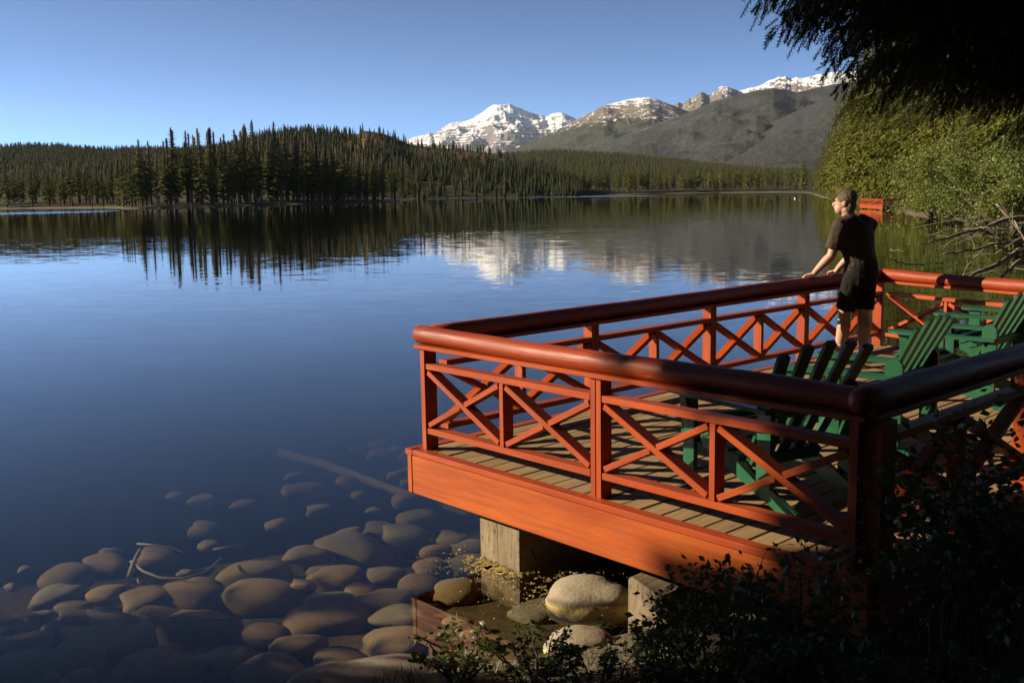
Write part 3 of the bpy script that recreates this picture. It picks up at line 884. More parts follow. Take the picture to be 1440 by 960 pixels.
# railing
Z_BOT, Z_MID, Z_SUB, Z_LOG = ZD + .132, ZD + .582, ZD + .712, ZD + .785
def post(p, d, dbl=True, mat='red_paint', z1=ZD + .70, z0=ZD - .005, wdt=.041, dep=.092):
    mb = MB()
    if dbl:
        for sg in (-1, 1):
            mb.beam(up(p + d * sg * (wdt / 2 + .0015), z0), up(p + d * sg * (wdt / 2 + .0015), z1), dep, wdt, d)
    else:
        mb.beam(up(p, z0), up(p, z1), dep, wdt, d)
    mb.build('post', M[mat], plat)
def rail_run(p, q, npan, first=True, last=True, ends=(True, True)):
    d = (q - p).normalized(); L = (q - p).length
    nrm = Vector((0, 0, 1)).cross(d)
    for k in range(npan + 1):
        if (k == 0 and not ends[0]) or (k == npan and not ends[1]): continue
        off = .02 if k == 0 else (-.02 if k == npan else 0)
        if k in (0, npan): post(p + d * (L * k / npan + off), d, False, wdt=.048, dep=.105)
        else: post(p + d * (L * k / npan), d)
    for k in range(npan):
        a = p + d * (L * k / npan + .045); b = p + d * (L * (k + 1) / npan - .045); m = (a + b) / 2
        MB().beam(up(a, Z_MID), up(b, Z_MID), .088, .040).build('middle_rail', M['red_paint'], plat)
        MB().beam(up(a, Z_BOT), up(b, Z_BOT), .088, .040).build('bottom_rail', M['red_paint'], plat)
        MB().beam(up(m, Z_BOT + .0205), up(m, Z_MID - .0205), .086, .039, d).build('upright', M['red_paint'], plat)
        for (c0, c1) in ((a, m - d * .021), (m + d * .021, b)):
            lo, hi = Z_BOT + .040, Z_MID - .040
            MB().beam(up(c0 + d * .012, hi), up(c1 - d * .012, lo), .084, .038, nrm.cross(up(c1 - c0, lo - hi)).normalized()).build('brace', M['red_paint'], plat)
            # the crossing brace is in two halves
            mid = (c0 + c1) / 2; zm = (lo + hi) / 2
            dd = (up(c1, hi) - up(c0, lo)).normalized()
            upv = nrm.cross(dd).normalized()
            MB().beam(up(c0 + d * .012, lo), up(mid, zm) - dd * .026, .082, .037, upv).build('brace', M['red_paint'], plat)
            MB().beam(up(mid, zm) + dd * .026, up(c1 - d * .012, hi), .082, .037, upv).build('brace', M['red_paint'], plat)
def log_rail(p, q, e0, e1, bow, round0=False, round1=False, r=.063):
    d = (q - p).normalized(); side = Vector((0, 0, 1)).cross(d)
    L = (q - p).length
    mb = MB().beam(up(p - d * (e0 - .01), Z_SUB), up(q + d * (e1 - .01), Z_SUB), .135, .028, ch=.004)
    mb.build('sub_rail', M['red_paint'], plat)
    pts = []; rad = []
    n = 34
    for k in range(n + 1):
        t_ = k / n
        s_ = -e0 + (L + e0 + e1) * t_
        P = p + d * s_ + side * (bow * math.sin(math.pi * t_) + .006 * math.sin(9 * t_ + 1))
        pts.append(up(P, Z_LOG + .005 * math.sin(7 * t_ + 2)))
        rad.append(r * (1 + .035 * math.sin(5.3 * t_ + p.x) + .02 * math.sin(31 * t_ + p.y) + random.uniform(-.015, .015)))
    if round0:
        ex = [(.010, .93), (.028, .80), (.042, .55), (.049, .2)]
        pts = [pts[0] - d * a for a, _ in reversed(ex)] + pts; rad = [rad[0] * b for _, b in reversed(ex)] + rad
    if round1:
        ex = [(.010, .93), (.028, .80), (.042, .55), (.049, .2)]
        pts = pts + [pts[-1] + d * a for a, _ in ex]; rad = rad + [rad[-1] * b for _, b in ex]
    MB().tube(pts, rad, 22).build('handrail', M['red_log'], plat, True)
rail_run(PA, PB, 2)
rail_run(PA + VV * .10, PC, 4, ends=(False, True))
rail_run(PC + CDd * .09, PD, 2, ends=(False, True))
rail_run(PB + BDd * .10, PD - BDd * .09, 3, ends=(False, False))
log_rail(PA, PB, .065, .045, 0, True, False)
log_rail(PA, PC, -.05, .07, .035, False, True)
log_rail(PC, PD, -.055, .02, -.02)
log_rail(PB, PD, .03, .05, .015, True, False)
# the stout doubled post at the shore corner
MB().beam(up(PB + UU * .035 + VV * .055, ZD - .30), up(PB + UU * .035 + VV * .055, ZD + .70), .13, .13, VV).build('corner_post', M['red_paint'], plat)

# squared support timbers lying on the lake bed under the joists
def timber(cx, cy, wd, ht, top, length, rot_top=False):
    c = Vector((cx, cy, 0))
    mb = MB()
    prof = [(-wd / 2, -.5), (wd / 2, -.5), (wd / 2, top - .05), (wd / 2 - .05, top), (-wd / 2 + .02, top), (-wd / 2, top - .02)]
    n = len(prof); vs = []; gs = []; off = random.uniform(0, 9)
    st = 7
    for k in range(st + 1):
        for (x, z_) in prof:
            jx = random.uniform(-.008, .008); jz = random.uniform(-.012, .004) - (.06 * (1 - k / 1.5) if rot_top and k < 1.5 and z_ > 0 and x > -.1 else 0)
            P = c + UU * (x + jx) + VV * (length * k / st + (random.uniform(-.012, .012) if k == 0 else 0))
            vs.append((P.x, P.y, z_ + jz)); gs.append((z_ * 1.2 + off if k == 0 else length * k / st + off, x, z_ * .2))
    fs = [tuple(range(n))] + [tuple(range(st * n + n - 1, st * n - 1, -1))]
    for k in range(st):
        for i in range(n):
            j = (i + 1) % n
            fs.append((k * n + j, k * n + i, k * n + n + i, k * n + n + j))
    mb.add(vs, fs, gs)
    o = mb.build('support_timber', M['timber'], plat)
    # drying crack down the end grain
    return o
for (o_, w_) in ((-.106, .182), (.098, .206)):          # one big timber split by a drying crack
    c_ = Vector((-.105, 6.655, 0)) + UU * o_
    timber(c_.x, c_.y, w_, .40, .385, 3.6)
timber(.74, 5.58, .30, .30, .27, 3.2, True)

# ================================================================== GREEN ADIRONDACK CHAIRS
def rot_x(a): return Matrix.Rotation(a, 4, 'X')
def make_chair():
    root = empty('garden_chair', (0, 0, 0))
    g = M['green_paint']
    def part(mb, name): return mb.build(name, g, root, False, (0, 0, 0))
    for sx in (-1, 1):
        # side stringer: from the front of the seat down to the deck behind
        mb = MB(); x = sx * .262
        poly = [(.40, .27), (.40, .375), (.30, .385), (-.10, .245), (-.56, .045), (-.56, 0.0), (-.46, 0.0), (.30, .275)]
        mb.prism(poly, .024, Matrix.Translation((x - .012, 0, 0)) @ Matrix(((0, 0, 1, 0), (1, 0, 0, 0), (0, 1, 0, 0), (0, 0, 0, 1))))
        part(mb, 'side_rail')
        part(MB().beam((sx * .292, .325, 0), (sx * .292, .325, .555), .105, .032, (1, 0, 0)), 'leg')
        # bracket under the arm
        part(MB().beam((sx * .325, .325, .40), (sx * .345, .325, .553), .07, .022, (1, 0, 0)), 'arm_bracket')
        # rear upright that carries the arm and the back
        mb = MB()
        pp = [(-.055, 0), (.055, 0), (.055, .50)] + [(.055 * math.cos(a), .50 + .055 * math.sin(a)) for a in [k * math.pi / 8 for k in range(1, 8)]] + [(-.055, .50)]
        mb.prism(pp, .03, Matrix.Translation((sx * .300 - .015, -.345, .135)) @ Matrix(((0, 0, 1, 0), (1, 0, 0, 0), (0, 1, 0, 0), (0, 0, 0, 1))))
        part(mb, 'rear_upright')
        # arm: a paddle, wide and rounded in front, narrow behind
        pts = [(-.040, -.40), (.035, -.40), (.055, -.1), (.074, .20), (.078, .36)] + [(.078 * math.cos(a), .39 + .075 * math.sin(a)) for a in [k * math.pi / 8 for k in range(1, 8)]] + [(-.072, .36), (-.060, .1), (-.046, -.2)]
        pts = [(sx * q, r_) for q, r_ in pts]
        if sx < 0: pts = pts[::-1]
        part(MB().prism(pts, .025, Matrix.Translation((sx * .318, 0, .557))), 'arm')
    for k in range(6):
        y0 = .385 - k * .091
        z0 = .392 - k * .0315 if k else .385
        part(MB().beam((-.285, y0, z0), (.285, y0, z0), .082, .021, (0, .33, 1)), 'seat_slat')
    part(MB().beam((-.285, .418, .325), (.285, .418, .325), .021, .095), 'front_apron')
    # back: five slats fanning out, leaning back
    lean = R(28)
    bm = Matrix.Translation((0, -.125, .20)) @ rot_x(lean)
    tops = [.78, .82, .835, .825, .79]
    for k in range(5):
        fan = (k - 2) * R(3.4); xb = (k - 2) * .104; h = tops[k]
        ww = .033; wt = .039
        pl = [(-ww, 0), (ww, 0), (wt, h - .02), (wt - .018, h), (-wt + .018, h), (-wt, h - .02)]
        fm = bm @ Matrix.Translation((xb, 0, 0)) @ Matrix.Rotation(fan, 4, 'Y') @ Matrix(((1, 0, 0, 0), (0, 0, 1, 0), (0, 1, 0, 0), (0, 0, 0, 1)))
        pl = pl[::-1]
        part(MB().prism(pl, .021, fm), 'back_slat')
    for hz, wx in ((.06, .25), (.40, .315)):
        a = bm @ Vector((-wx, -.022, hz)); b = bm @ Vector((wx, -.022, hz))
        part(MB().beam(a, b, .03, .07, (bm.to_3x3() @ Vector((0, 0, 1)))), 'back_rail')
    return root
chair = make_chair()
GREENS = [((1.47, 5.92), (-.46, .89), 'shaded green slatted garden chair in the platform corner nearest the shore bushes'),
          ((2.33, 6.84), (-.74, .67), 'green slatted garden chair between the corner chair and the next one along the platform'),
          ((3.67, 8.38), (-.68, .73), 'green slatted garden chair set in the middle of the platform behind two others'),
          ((4.50, 9.52), (-.70, .71), 'green slatted garden chair nearest the far end rail of the platform')]
for i, ((x, y), f, lab) in enumerate(GREENS):
    o = chair if i == 0 else copy_tree(chair)
    o.location = (x, y, ZD - .004)
    o.rotation_euler = (0, 0, math.atan2(-f[0], f[1]))
    tag(o, lab, 'chair', 'green garden chairs on the platform')

# ================================================================== THE MAN AT THE RAIL
mAC = -nAC                                         # from the lake-side rail into the deck
def man_pt(s, off, z): return PA + VV * s + mAC * off + Vector((0, 0, z))
def ellring(c, ax, ay, rx, ry, n=16):
    return [c + ax * math.cos(2 * math.pi * i / n) * rx + ay * math.sin(2 * math.pi * i / n) * ry for i in range(n)]
def loft(rings, cap=True):
    n = len(rings[0]); vs = [p for r_ in rings for p in r_]; fs = []
    for k in range(len(rings) - 1):
        for i in range(n):
            j = (i + 1) % n
            fs.append((k * n + i, k * n + j, k * n + n + j, k * n + n + i))
    if cap:
        fs.append(tuple(range(n - 1, -1, -1))); fs.append(tuple(range((len(rings) - 1) * n, len(rings) * n)))
    return vs, fs
def fuse(name, pieces, mat, parent, voxel, smooth_it=6, subd=0, org=(0, 0, 0)):
    """several overlapping closed lofts grown together into one continuous surface"""
    me = bpy.data.meshes.new(name)
    vs = []; fs = []
    for v, f in pieces:
        b = len(vs); vs += [tuple(p) for p in v]; fs += [tuple(b + i for i in q) for q in f]
    me.from_pydata(vs, [], fs)
    bm = bmesh.new(); bm.from_mesh(me); bmesh.ops.recalc_face_normals(bm, faces=bm.faces); bm.to_mesh(me); bm.free()
    o = bpy.data.objects.new(name + '_tmp', me); COL.objects.link(o)
    md = o.modifiers.new('r', 'REMESH'); md.mode = 'VOXEL'; md.voxel_size = voxel
    sm = o.modifiers.new('s', 'SMOOTH'); sm.iterations = smooth_it; sm.factor = .5
    dg = bpy.context.evaluated_depsgraph_get()
    out = bpy.data.meshes.new_from_object(o.evaluated_get(dg))
    bpy.data.objects.remove(o); bpy.data.meshes.remove(me)
    out.name = name
    co = np.empty(len(out.vertices) * 3, np.float32); out.vertices.foreach_get('co', co)
    co = co.reshape(-1, 3) - np.array(org, np.float32)
    out.vertices.foreach_set('co', co.ravel())
    out.polygons.foreach_set('use_smooth', np.ones(len(out.polygons), bool))
    out.materials.clear(); out.materials.append(mat)
    out.update()
    return link(name, out, parent)
def limb(pts, rads, flat=1.0, n=14):
    pts = [Vector(p) for p in pts]
    rings = []
    s = None
    for k, p in enumerate(pts):
        tn = (pts[min(k + 1, len(pts) - 1)] - pts[max(k - 1, 0)]).normalized()
        if s is None:
            ref = Vector((0, 0, 1)) if abs(tn.z) < .8 else Vector((1, 0, 0))
            s = tn.cross(ref).normalized()
        s = (s - tn * s.dot(tn)).normalized(); u = tn.cross(s)
        rx, ry = rads[k] if hasattr(rads[k], '__len__') else (rads[k], rads[k] * flat)
        rings.append(ellring(p, s, u, rx, ry, n))
    return loft(rings)
def blob(c, rx, ry, rz, rot=None, n=14):
    rings = []
    rot = rot or Matrix.Identity(3)
    for k in range(1, 10):
        a = math.pi * k / 10
        rings.append([Vector(c) + rot @ Vector((rx * math.sin(a) * math.cos(6.2832 * i / n), ry * math.sin(a) * math.sin(6.2832 * i / n), -rz * math.cos(a))) for i in range(n)])
    return loft(rings)

F = (nAC * .93 + VV * .20).normalized()           # where the body faces: out over the rail, a little towards the open lake
Lf = Vector((-F.y, F.x, 0))                         # his left
S0 = 5.33                                           # distance along the rail from the corner
ft_l = man_pt(S0 - .10, .20, ZD); ft_r = man_pt(S0 - .02, .42, ZD)
hip = man_pt(S0 + .0, .36, ZD + .90)
chest = man_pt(S0 - .01, .29, ZD + 1.265)
neck = man_pt(S0 - .03, .235, ZD + 1.44)
head = man_pt(S0 - .075, .195, ZD + 1.595)
man = empty('person', (hip.x, hip.y, ZD))
tag(man, 'man in dark brown T-shirt and black shorts leaning with both hands on the platform rail', 'person')
ORG = tuple(man.location)
Z = Vector((0, 0, 1))
hipl = hip + Lf * .095; hipr = hip - Lf * .095
knl = ft_l.lerp(hipl, .50) + F * .03; knr = ft_r.lerp(hipr, .50) + F * .02
knl.z = knr.z = ZD + .475
al = ft_l + Z * .085; ar = ft_r + Z * .085
shl = chest + Lf * .215 + Z * .105 + F * .01; shr = chest - Lf * .215 + Z * .105 + F * .01
hdl = man_pt(S0 - .30, .01, Z_LOG + .093); hdr = man_pt(S0 + .16, .0, Z_LOG + .093)
ell = shl.lerp(hdl, .53) + mAC * .06 - Z * .035; elr = shr.lerp(hdr, .5) + mAC * .02 - Lf * .05
def leg(h_, k_, a_):
    calf = k_.lerp(a_, .32) - F * .018
    return limb([h_, h_.lerp(k_, .5), k_ + Z * .05, k_ - Z * .04, calf, k_.lerp(a_, .7), a_ + Z * .02, a_ - Z * .04], [.085, .080, .063, .060, .069, .053, .041, .040])
body = [leg(hipl, knl, al), leg(hipr, knr, ar)]
body.append(limb([hip - Z * .03, hip + Z * .1, hip.lerp(chest, .6), chest, chest + Z * .1], [(.12, .09), (.12, .08), (.12, .08), (.13, .08), (.11, .07)]))
for s_, e_, h_ in ((shl, ell, hdl), (shr, elr, hdr)):
    wr = e_.lerp(h_, .90) + Z * .012
    body.append(limb([s_ - (s_ - chest) * .3, s_, s_.lerp(e_, .5), e_, e_.lerp(wr, .3), e_.lerp(wr, .75), wr, h_], [.055, .058, .052, .045, .047, .037, .030, .030]))
# neck and head: skull, jaw, nose, ears
HF = (nAC * .92 - VV * .38).normalized(); HL = Vector((-HF.y, HF.x, 0))
hr = Matrix((HL, HF, Z)).transposed()
body.append(limb([chest + Z * .10, neck, head - Z * .05 - HF * .015], [.08, .066, .064]))
body.append(blob(head + Z * .02 - HF * .012, .078, .099, .104, hr))
body.append(blob(head - Z * .062 + HF * .036, .052, .056, .058, hr))
body.append(blob(head - Z * .020 + HF * .096, .014, .022, .026, hr))
body.append(blob(head - Z * .088 + HF * .066, .026, .022, .022, hr))
body.append(blob(head - Z * .058 + HF * .088, .024, .010, .010, hr))
for sg in (-1, 1):
    body.append(blob(head - Z * .012 + HL * sg * .078 - HF * .012, .012, .022, .033, hr))
    body.append(blob(head + Z * .028 + HL * sg * .030 + HF * .074, .024, .014, .012, hr))
# hands resting on the log, fingers curling over it
for sg, h_ in ((1, hdl), (-1, hdr)):
    fd = (nAC * .93 - VV * .37 * sg).normalized(); sd_ = Vector((-fd.y, fd.x, 0)) * sg
    body.append(limb([h_ - fd * .015, h_ + fd * .03, h_ + fd * .065 - Z * .004], [(.030, .016), (.040, .016), (.041, .014)]))
    for k, (o_, ln) in enumerate(((.030, .062), (.010, .072), (-.010, .068), (-.030, .052))):
        b = h_ + fd * .06 + sd_ * -o_
        body.append(limb([b, b + fd * ln * .45 - Z * .012, b + fd * ln * .75 - Z * .034, b + fd * ln * .82 - Z * .056], [.0095, .009, .0085, .007], n=8))
    b = h_ + fd * .015 - sd_ * .034
    body.append(limb([b, b + fd * .03 - sd_ * .022 - Z * .006, b + fd * .055 - sd_ * .03 - Z * .014], [.012, .0105, .008], n=8))
fuse('body', body, M['skin'], man, .0075, 3, org=ORG)
# T-shirt
sh = []
def torso(scale, z0, z1):
    pts = [hip + Z * z0, hip + Z * .10, hip.lerp(chest, .55), chest - Z * .02, chest + Z * .10, chest + Z * .15 + F * .02]
    rr_ = [(.188, .146), (.178, .146), (.184, .150), (.222, .152), (.212, .122), (.12, .085)]
    rings = []
    for p_, (rx, ry) in zip(pts, rr_):
        rings.append(ellring(p_, Lf, F, rx * scale, ry * scale, 18))
    return loft(rings)
sh.append(torso(1.0, .015, 0))
sh.append(limb([chest + Z * .115, neck - Z * .012], [(.095, .085), (.068, .068)]))
for s_, e_ in ((shl, ell), (shr, elr)):
    sh.append(limb([chest + Z * .09 + (s_ - chest) * .35, s_ - Z * .005, s_.lerp(e_, .45), s_.lerp(e_, .80)], [.092, .085, .080, .086]))
fuse('shirt', sh, M['shirt'], man, .009, 3, org=ORG)
# shorts
so = [limb([hip + Z * .13, hip + Z * .05, hip - Z * .06, hip - Z * .12], [(.165, .128), (.178, .142), (.182, .142), (.16, .12)])]
rings = []
so[0] = loft([ellring(hip + Z * z_, Lf, F, rx, ry, 18) for z_, rx, ry in ((.13, .172, .140), (.05, .184, .152), (-.05, .192, .160), (-.13, .182, .14))])
for h_, k_ in ((hipl, knl), (hipr, knr)):
    so.append(limb([h_ - Z * .02, h_.lerp(k_, .45), h_.lerp(k_, .90)], [.108, .100, .100]))
fuse('shorts', so, M['shorts'], man, .009, 3, org=ORG)
# hair: cap over the skull, short at the neck, forehead free
hv = [blob(head + Z * .045 - HF * .022, .087, .103, .096, hr), blob(head - Z * .028 - HF * .052, .076, .062, .072, hr)]
ho = fuse('hair', hv, M['hair'], man, .007, 2, org=ORG)
hrs = random.Random(3); tv_ = []; tf_ = []
for v_ in list(ho.data.vertices):
    if hrs.random() > .5: continue
    p_ = v_.co; n_ = v_.normal
    fl = (Vector((0, 0, -.7)) - HF * .5 + Vector((hrs.gauss(0, .3), hrs.gauss(0, .3), hrs.gauss(0, .3)))); fl = (fl - n_ * fl.dot(n_)).normalized()
    sd_ = fl.cross(n_) * .0035; b_ = len(tv_)
    tv_ += [p_ - sd_ + n_ * .001, p_ + sd_ + n_ * .001, p_ + fl * hrs.uniform(.015, .03) + n_ * hrs.uniform(.004, .010)]; tf_.append((b_, b_ + 1, b_ + 2))
hm = bpy.data.meshes.new('hair_tufts'); hm.from_pydata([tuple(q) for q in tv_], [], tf_); hm.materials.append(M['hair']); link('hair_tufts', hm, ho)
for a_, k_, f_ in ((al, knl, ft_l), (ar, knr, ft_r)):
    fuse('sock', [limb([a_ - Z * .04, a_ + Z * .02, a_.lerp(k_, .26)], [.046, .044, .050])], M['sock'], man, .007, 2, org=ORG)
    tw = F
    fuse('shoe', [limb([f_ - tw * .085 + Z * .045, f_ - tw * .03 + Z * .048, f_ + tw * .06 + Z * .040, f_ + tw * .13 + Z * .034, f_ + tw * .175 + Z * .028],
                       [(.030, .030), (.042, .046), (.046, .040), (.048, .034), (.026, .020)])], M['shoe'], man, .007, 2, org=ORG)

# ================================================================== ON AND UNDER THE WATER
def atY(x, y, Y):
    d = ray(x, y); k = Y / d[1]
    return Vector((d[0] * k, Y, CAM_H + d[2] * k))
def gz(x, y): return float(ground_z(np.array([x]), np.array([y]))[0])

def stone_mesh(name, seed, mat, sub=3, rough=.10, flat=.8):
    bm = bmesh.new()
    bmesh.ops.create_icosphere(bm, subdivisions=sub, radius=1.0)
    q = np.array([v.co[:] for v in bm.verts])
    r_ = 1 + rough * 2.2 * (fbm(q[:, 0] * .9 + seed * 5.3 + 40, q[:, 1] * .9 + q[:, 2] * .8 + seed + 40, 3) - .5) * 2
    for v, k, c in zip(bm.verts, r_, q):
        s_ = np.sign(c) * np.abs(c) ** flat
        v.co = Vector(s_ * k)
    me = bpy.data.meshes.new(name); bm.to_mesh(me); bm.free()
    me.polygons.foreach_set('use_smooth', np.ones(len(me.polygons), bool))
    me.materials.append(mat)
    return me
STONES = [stone_mesh('stone', k, M['stone'], 3, .10 + .03 * (k % 4), (.8, .9, .7, 1.0)[k % 4]) for k in range(9)]
rs = random.Random(21)
ST = [((x / 2.25), 600 + y / 2.25, w / 2.25, h / 2.25) for x, y, w, h in
      [(1130, 405, 230, 110), (1285, 355, 170, 90), (1200, 325, 100, 70), (1385, 395, 100, 55), (1220, 472, 130, 65), (1060, 490, 170, 75), (1335, 505, 130, 60), (1360, 448, 100, 45),
       (1150, 528, 110, 45), (1020, 460, 90, 45), (960, 500, 80, 40), (815, 480, 220, 85), (650, 508, 120, 50), (460, 555, 150, 60), (350, 437, 150, 45), (500, 415, 120, 70), (215, 480, 150, 60),
       (190, 540, 140, 60), (235, 575, 110, 45), (240, 608, 110, 45), (340, 535, 120, 45), (125, 600, 80, 50), (560, 580, 260, 110), (830, 555, 260, 110), (640, 640, 250, 140), (1040, 620, 250, 100),
       (290, 655, 260, 80), (1220, 565, 180, 60), (1270, 605, 170, 60), (1040, 560, 150, 30), (270, 730, 220, 70), (500, 770, 220, 90), (1240, 690, 200, 80), (950, 690, 170, 90), (80, 750, 170, 60),
       (850, 660, 140, 70), (90, 690, 140, 60), (700, 750, 170, 60), (1080, 760, 200, 60), (870, 790, 220, 60), (420, 690, 150, 60), (60, 640, 90, 50), (980, 410, 130, 40), (1320, 290, 120, 45),
       (1095, 355, 110, 35), (1420, 340, 60, 50), (660, 375, 60, 30), (355, 395, 70, 30)]]
ST += [(350 + x / 3.69, 560 + y / 3.69, w / 3.69, h / 3.69) for x, y, w, h in
       [(690, 245, 130, 50), (580, 270, 110, 40), (780, 268, 90, 40), (700, 300, 140, 40), (830, 300, 110, 50), (840, 380, 130, 30), (760, 400, 90, 40), (820, 435, 80, 40), (240, 405, 110, 55)]]
ST += [(660, 775, 50, 25), (655, 800, 70, 35), (640, 832, 60, 30), (700, 838, 110, 45), (762, 868, 90, 70), (640, 760, 45, 25)]
# loose stones between the larger ones
for k in range(260):
    y = rs.uniform(745, 955); x = rs.uniform(0, 600 + max(0, (y - 760)) * .5)
    if y < 800 - x * .02: continue
    w = rs.uniform(16, 46)
    if any(abs(x - a) < (b + w) * .55 and abs(y - c_) < (d_ + w * .5) * .5 for a, c_, b, d_ in ST): continue
    ST.append((x, y, w, w * .5))
SMALLEST = 62
for k in range(46):
    x = rs.uniform(230, 590); y = rs.uniform(690, 790) - (x - 230) * .06
    w = rs.uniform(18, 60)
    if any(abs(x - a) < (b + w) * .5 and abs(y - c_) < (d_ + w * .5) * .5 for a, c_, b, d_ in ST): continue
    ST.append((x, y, w, w * .5))
def put_stone(px, py, w, h, mesh=None):
    zc = -.25
    for _ in range(6):
        P = at(px, py, zc)
        wm = w / FPX * math.hypot(P[1], CAM_H)
        zc = .6 * zc + .4 * (-.06 - wm * .32 - .075 * max(0, P[1] - 6.0))
    o = link('submerged_stone', mesh or STONES[rs.randrange(9)])
    o.location = P
    sx = wm * .56; sz = max(.035, wm * .23) * rs.uniform(.8, 1.2); sy = wm * rs.uniform(.34, .52)
    o.scale = (sx, sy, sz)
    o.rotation_euler = (rs.uniform(-.15, .15), rs.uniform(-.15, .15), rs.uniform(-.35, .5))
    return o, wm
for i, (x, y, w, h) in enumerate(ST):
    o, wm = put_stone(x, y, w, h)
    P_ = o.location
    big = wm > .28
    kind_ = 'large smooth brown boulder' if big else 'small rounded brown stone'
    grp_ = 'large submerged boulders' if big else 'small submerged stones'
    if math.hypot(P_.x + .1, P_.y - 6.6) < .8: where = 'under water beside the square platform support'
    elif math.hypot(P_.x - .43, P_.y - 5.8) < .75: where = 'under water around the pale pollen-ringed boulder'
    elif 7.6 < P_.y and P_.x > -1.2: where = 'in deep water between the sunken pole and the platform'
    elif 6.9 < P_.y: where = 'in deep blue water left of the platform support'
    elif math.hypot(P_.x + 2.4, P_.y - 6.3) < .6: where = 'under water around the curved pale twig'
    elif P_.y < 5.55: where = 'under dark shaded water close to the bank'
    else: where = 'under clear shallow sunlit water off the bank'
    tag(o, kind_ + ' ' + where, 'stone', grp_)

def dry_boulder(px, py, z, w, d, h, seed, label, rz=0.0):
    P = at(px, py, 0.0)
    o = link('shore_boulder', stone_mesh('shore_boulder', seed, M['dry_stone'], 4, .11, .86))
    o.location = (P[0], P[1], z); o.scale = (w / 2, d / 2, h / 2); o.rotation_euler = (0.05, .03, rz)
    return tag(o, label, 'boulder')
dry_boulder(832, 846, .005, .50, .36, .27, 3, 'pale oval boulder breaking the water beneath the platform, ringed with yellow pollen', -.05)
dry_boulder(822, 912, .0, .42, .34, .23, 8, 'pinkish cracked boulder at the water edge among the leafy shrubs', .2)
dry_boulder(520, 960, -.05, .9, .5, .26, 5, 'low dark gravelly rock at the edge of the bank', .3)

def drowned(name, pts, rad, label, cat, n=8):
    o = MB().tube(pts, rad, n).build(name, M['drowned_wood'], None, True)
    return tag(o, label, cat)
L0 = at(394, 636, -.62); L1 = at(520, 676, -.50); L2 = at(660, 724, -.42)
drowned('sunken_log', [L0, (L0 + L1) / 2 + np.array([.02, .02, .01]), L1, (L1 + L2) / 2 - np.array([.01, .02, 0]), L2], [.055, .052, .048, .042, .030], 'long straight pole lying under the water beside the platform', 'log')
def stick(pl, z, r, lab):
    pts = [at(x, y, z + .02 * math.sin(k * 2.1)) for k, (x, y) in enumerate(pl)]
    drowned('sunken_stick', pts, [r * (1 - .5 * k / len(pts)) for k in range(len(pts))], lab, 'stick', 6)
stick([(182, 812), (186, 797), (192, 782), (197, 772)], -.13, .022, 'short thick pale stub of wood under the water by a curved twig')
stick([(184, 789), (200, 802), (225, 812), (258, 813), (290, 803), (311, 784)], -.12, .010, 'curved pale twig like a bow under the shallow water')
stick([(193, 764), (220, 766), (240, 769), (256, 776)], -.14, .008, 'thin pale twig with a bright tip under the water')
stick([(300, 772), (325, 768), (348, 763)], -.2, .007, 'thin straight twig under deeper water between boulders')
stick([(205, 876), (250, 873), (300, 871), (340, 867)], -.12, .009, 'thin brown stick lying across the boulders under water')
stick([(395, 690), (450, 697), (520, 700)], -.55, .010, 'faint dark stick on the deep lake bed below the pole')

# floating pollen caught between the supports
pv = []; pf = []
def fleck(cx, cy, r_, n=6, zt=.006):
    b = len(pv); a0 = rs.random() * 6
    ring = [(cx + math.cos(a0 + 6.283 * i / n) * r_ * rs.uniform(.5, 1.2) * 1.4, cy + math.sin(a0 + 6.283 * i / n) * r_ * rs.uniform(.5, 1.2)) for i in range(n)]
    pv.extend([(x, y, -.004) for x, y in ring]); pv.extend([(cx + (x - cx) * .8, cy + (y - cy) * .8, zt) for x, y in ring])
    pf.append([b + n + i for i in range(n)])
    for i in range(n):
        j = (i + 1) % n; pf.append([b + i, b + j, b + n + j, b + n + i])
def drift(x, y): return float(vnoise(np.array([x / 9.0]), np.array([y / 3.2]))[0])
for k in range(1300):
    x = rs.gauss(775, 62); y = rs.gauss(813, 13) + (rs.random() ** 3) * 26
    if drift(x, y) < .52: continue
    P = at(x, y, 0); fleck(P[0], P[1], abs(rs.gauss(0, .0032)) + .0012, 5, .0012)
for k in range(900):
    x = rs.gauss(690, 26); y = 797 + rs.gauss(0, 7) + (x - 690) * .28
    if drift(x, y) < .46: continue
    P = at(x, y, 0); fleck(P[0], P[1], abs(rs.gauss(0, .0055)) + .0015, 6, .0015)
for k in range(14):
    x = rs.gauss(695, 20); y = 799 + rs.gauss(0, 4) + (x - 695) * .26
    P = at(x, y, 0); fleck(P[0], P[1], rs.uniform(.018, .04), 9, .002)
for k in range(300):
    x = rs.gauss(630, 30); y = rs.gauss(793, 10)
    if drift(x, y) < .5: continue
    P = at(x, y, 0); fleck(P[0], P[1], abs(rs.gauss(0, .002)) + .001, 5, .001)
me = bpy.data.meshes.new('pollen_scum'); me.from_pydata(pv, [], pf); me.materials.append(M['pollen'])
tag(link('pollen_scum', me), 'yellow pollen scum floating around the platform supports', 'pollen', kind='stuff')

